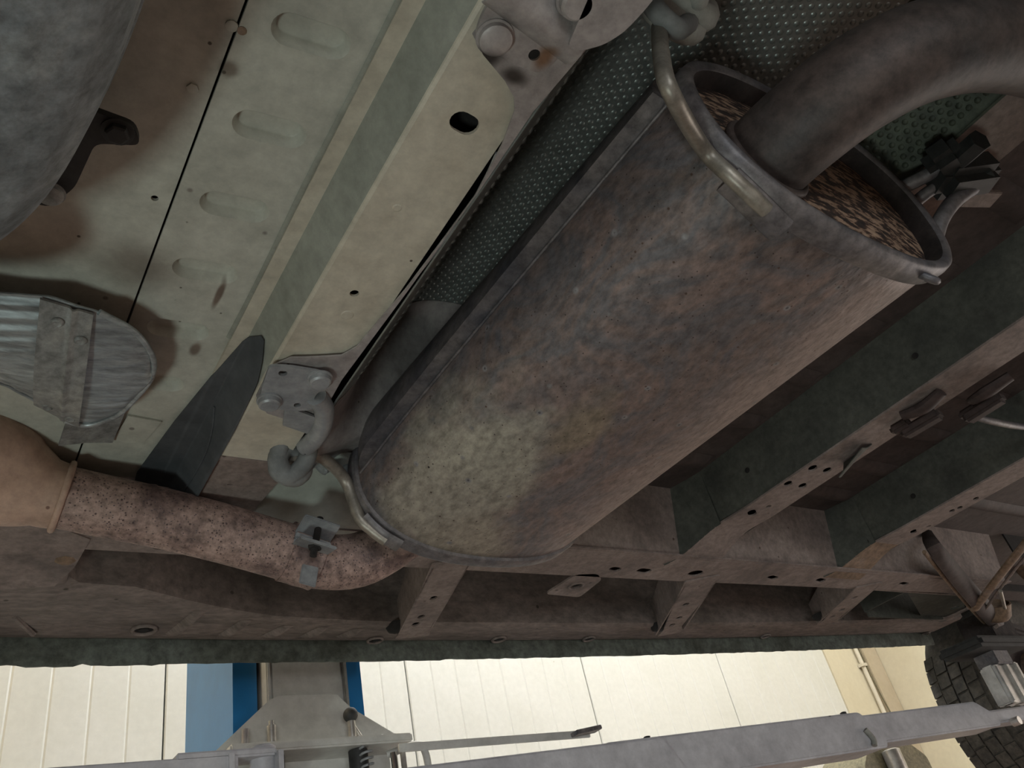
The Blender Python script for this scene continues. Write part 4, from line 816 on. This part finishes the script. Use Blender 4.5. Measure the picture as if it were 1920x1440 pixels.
mk('stud', tube([(1.9878, 0.8393, 0.4550), (2.1199, 0.9070, 0.4470)], .004, 8), m_rod, su, 60)
mk('bush', lathe((2.2169, 0.9830, 0.4400), (0, 1, 0), [(0, .006), (.02, .010), (.03, .010)], 14), m_dust, su, 50)
mk('arm', obox((2.5330, 1.1200, 0.4856), (1, .1, -.1), (0, 1, 0), .20, .06, .03, .008), m_near_black, su, 40)
mk('spring_seat', lathe((2.6002, 1.0200, 0.6402), (.2, -1, -.2), [(0, .03), (.01, .05), (.03, .055), (.04, .03)], 24), m_rustdust, su, 50)

# ------------------------------------------------------------------ along the walls
cd = thing('conduit', (5.08, 3.17, -1.25), 'ivory plastic conduit pipe running up the wall corner', 'conduit')
mk('pipe', tube([(5.075, 3.178, -1.25), (5.075, 3.178, 2.8)], .014, 12), m_pvc, cd, 60)
mk('coupling', lathe((5.075, 3.178, .62), (0, 0, 1), [(0, .018), (.06, .018)], 14), m_pvc, cd, 40)
for z in (.2, 1.1): mk('clip', box(5.05, 5.10, 3.16, 3.198, z, z + .02), m_pvc, cd)
wc = mk('wall_cable', tube(catmull([(5.095, 3.17, 1.3), (5.10, 3.165, .95), (5.125, 3.16, .72), (5.105, 3.165, .58), (5.11, 3.17, .2), (5.10, 3.17, -1.2)], 8), .004, 6), m_olive, None, 60)
tag(wc, 'thin loose cable drooping beside the ivory conduit', 'cable')
wc2 = mk('wall_cable', tube(catmull([(5.262, 2.28, 1.3), (5.27, 2.27, .6), (5.265, 2.28, .2), (5.27, 2.27, -1.2)], 8), .008, 6), m_pvc, None, 60)
tag(wc2, 'pale cable running down the right wall beside the tyre', 'cable')
sb = thing('gear_motor', (3.2, 1.95, -1.25), 'olive brown motor housing with a steel cylinder standing behind the lift arm', 'machine')
c = Vector((3.1434, 2.0000, 0.3045))
mk('housing', prism(rnd([(c.x - .22, -1.25), (c.x + .20, -1.25), (c.x + .20, c.z + .03), (c.x + .10, c.z + .10), (c.x - .15, c.z + .085), (c.x - .22, c.z + .02)], .02, 4), XZ(2.0), .22), m_olive, sb, 40)
mk('cylinder', lathe((c.x - .06, 1.975, -1.2), (0, 0, 1), [(0, .035), (c.z + 1.2 + .06, .035), (c.z + 1.2 + .065, .02)], 20), m_white_steel, sb, 40)
mk('cap', lathe((c.x - .02, 2.10, c.z + .085), (0, 0, 1), [(0, .05), (.03, .045), (.05, .02)], 18), m_black, sb, 40)
ob = thing('bin', (2.4, 2.1, -1.25), 'orange plastic bin whose lid just shows below the lift arm', 'bin')
c = Vector((2.4862, 2.1000, 0.3878))
mk('body', lathe((c.x, 2.25, -1.25), (0, 0, 1), [(0, .10), (c.z + 1.20, .13), (c.z + 1.21, .135)], 28), m_orange, ob, 40)
mk('lid', lathe((c.x, 2.25, c.z - .03), (0, 0, 1), [(0, .14), (.02, .14), (.05, .09), (.055, .01)], 28), m_orange, ob, 40)

# assumed lamps, none of them in view, added as light sources
wkl = thing('assumed_work_lamp', (ASSUMED_LAMP[0], ASSUMED_LAMP[1], -1.25), 'assumed square work lamp added on the floor under the car as key light', 'lamp')  # assumed lamp, unseen, added to carry the key light from below
d = (Vector((.15, .55, .54)) - Vector(ASSUMED_LAMP)).normalized(); s_ = Vector((d.y, -d.x, 0)).normalized()
o = Vector(ASSUMED_LAMP) - d * .03
mk('housing', obox(o, s_, d, .36, .05, .28, .01), m_black, wkl, 40)
mk('lamp_glass', obox(o + d * .026, s_, d, .30, .003, .22), m_lampglass, wkl)
for q in (-1, 1):
    e = o + s_ * .16 * q; mk('leg', tube([e, e + Vector((0, 0, -1.25 - e.z + .008))], .008, 8), m_black, wkl)
mk('foot', box(o.x - .18, o.x + .18, o.y - .16, o.y + .16, -1.25, -1.238, .003), m_black, wkl)
for i, (x, y) in enumerate(((2.0, 2.2), (4.05, 1.6), (-1.6, 1.8), (1.5, -2.6))):
    cl_ = thing('assumed_ceiling_lamp', (x, y, 2.72), ('assumed ceiling tube lamp above the lift column', 'assumed ceiling tube lamp nearest the right wall', 'assumed ceiling tube lamp towards the left wall', 'assumed ceiling tube lamp behind the camera')[i], 'lamp', 'assumed ceiling tube lamps')  # assumed fixtures for the added ceiling lights
    mk('fixture', box(x - 1.22, x + 1.22, y - .17, y + .17, 2.72, 2.85, .01), m_lift, cl_, 40)
    mk('diffuser', box(x - 1.2, x + 1.2, y - .15, y + .15, 2.712, 2.72), m_tube, cl_)
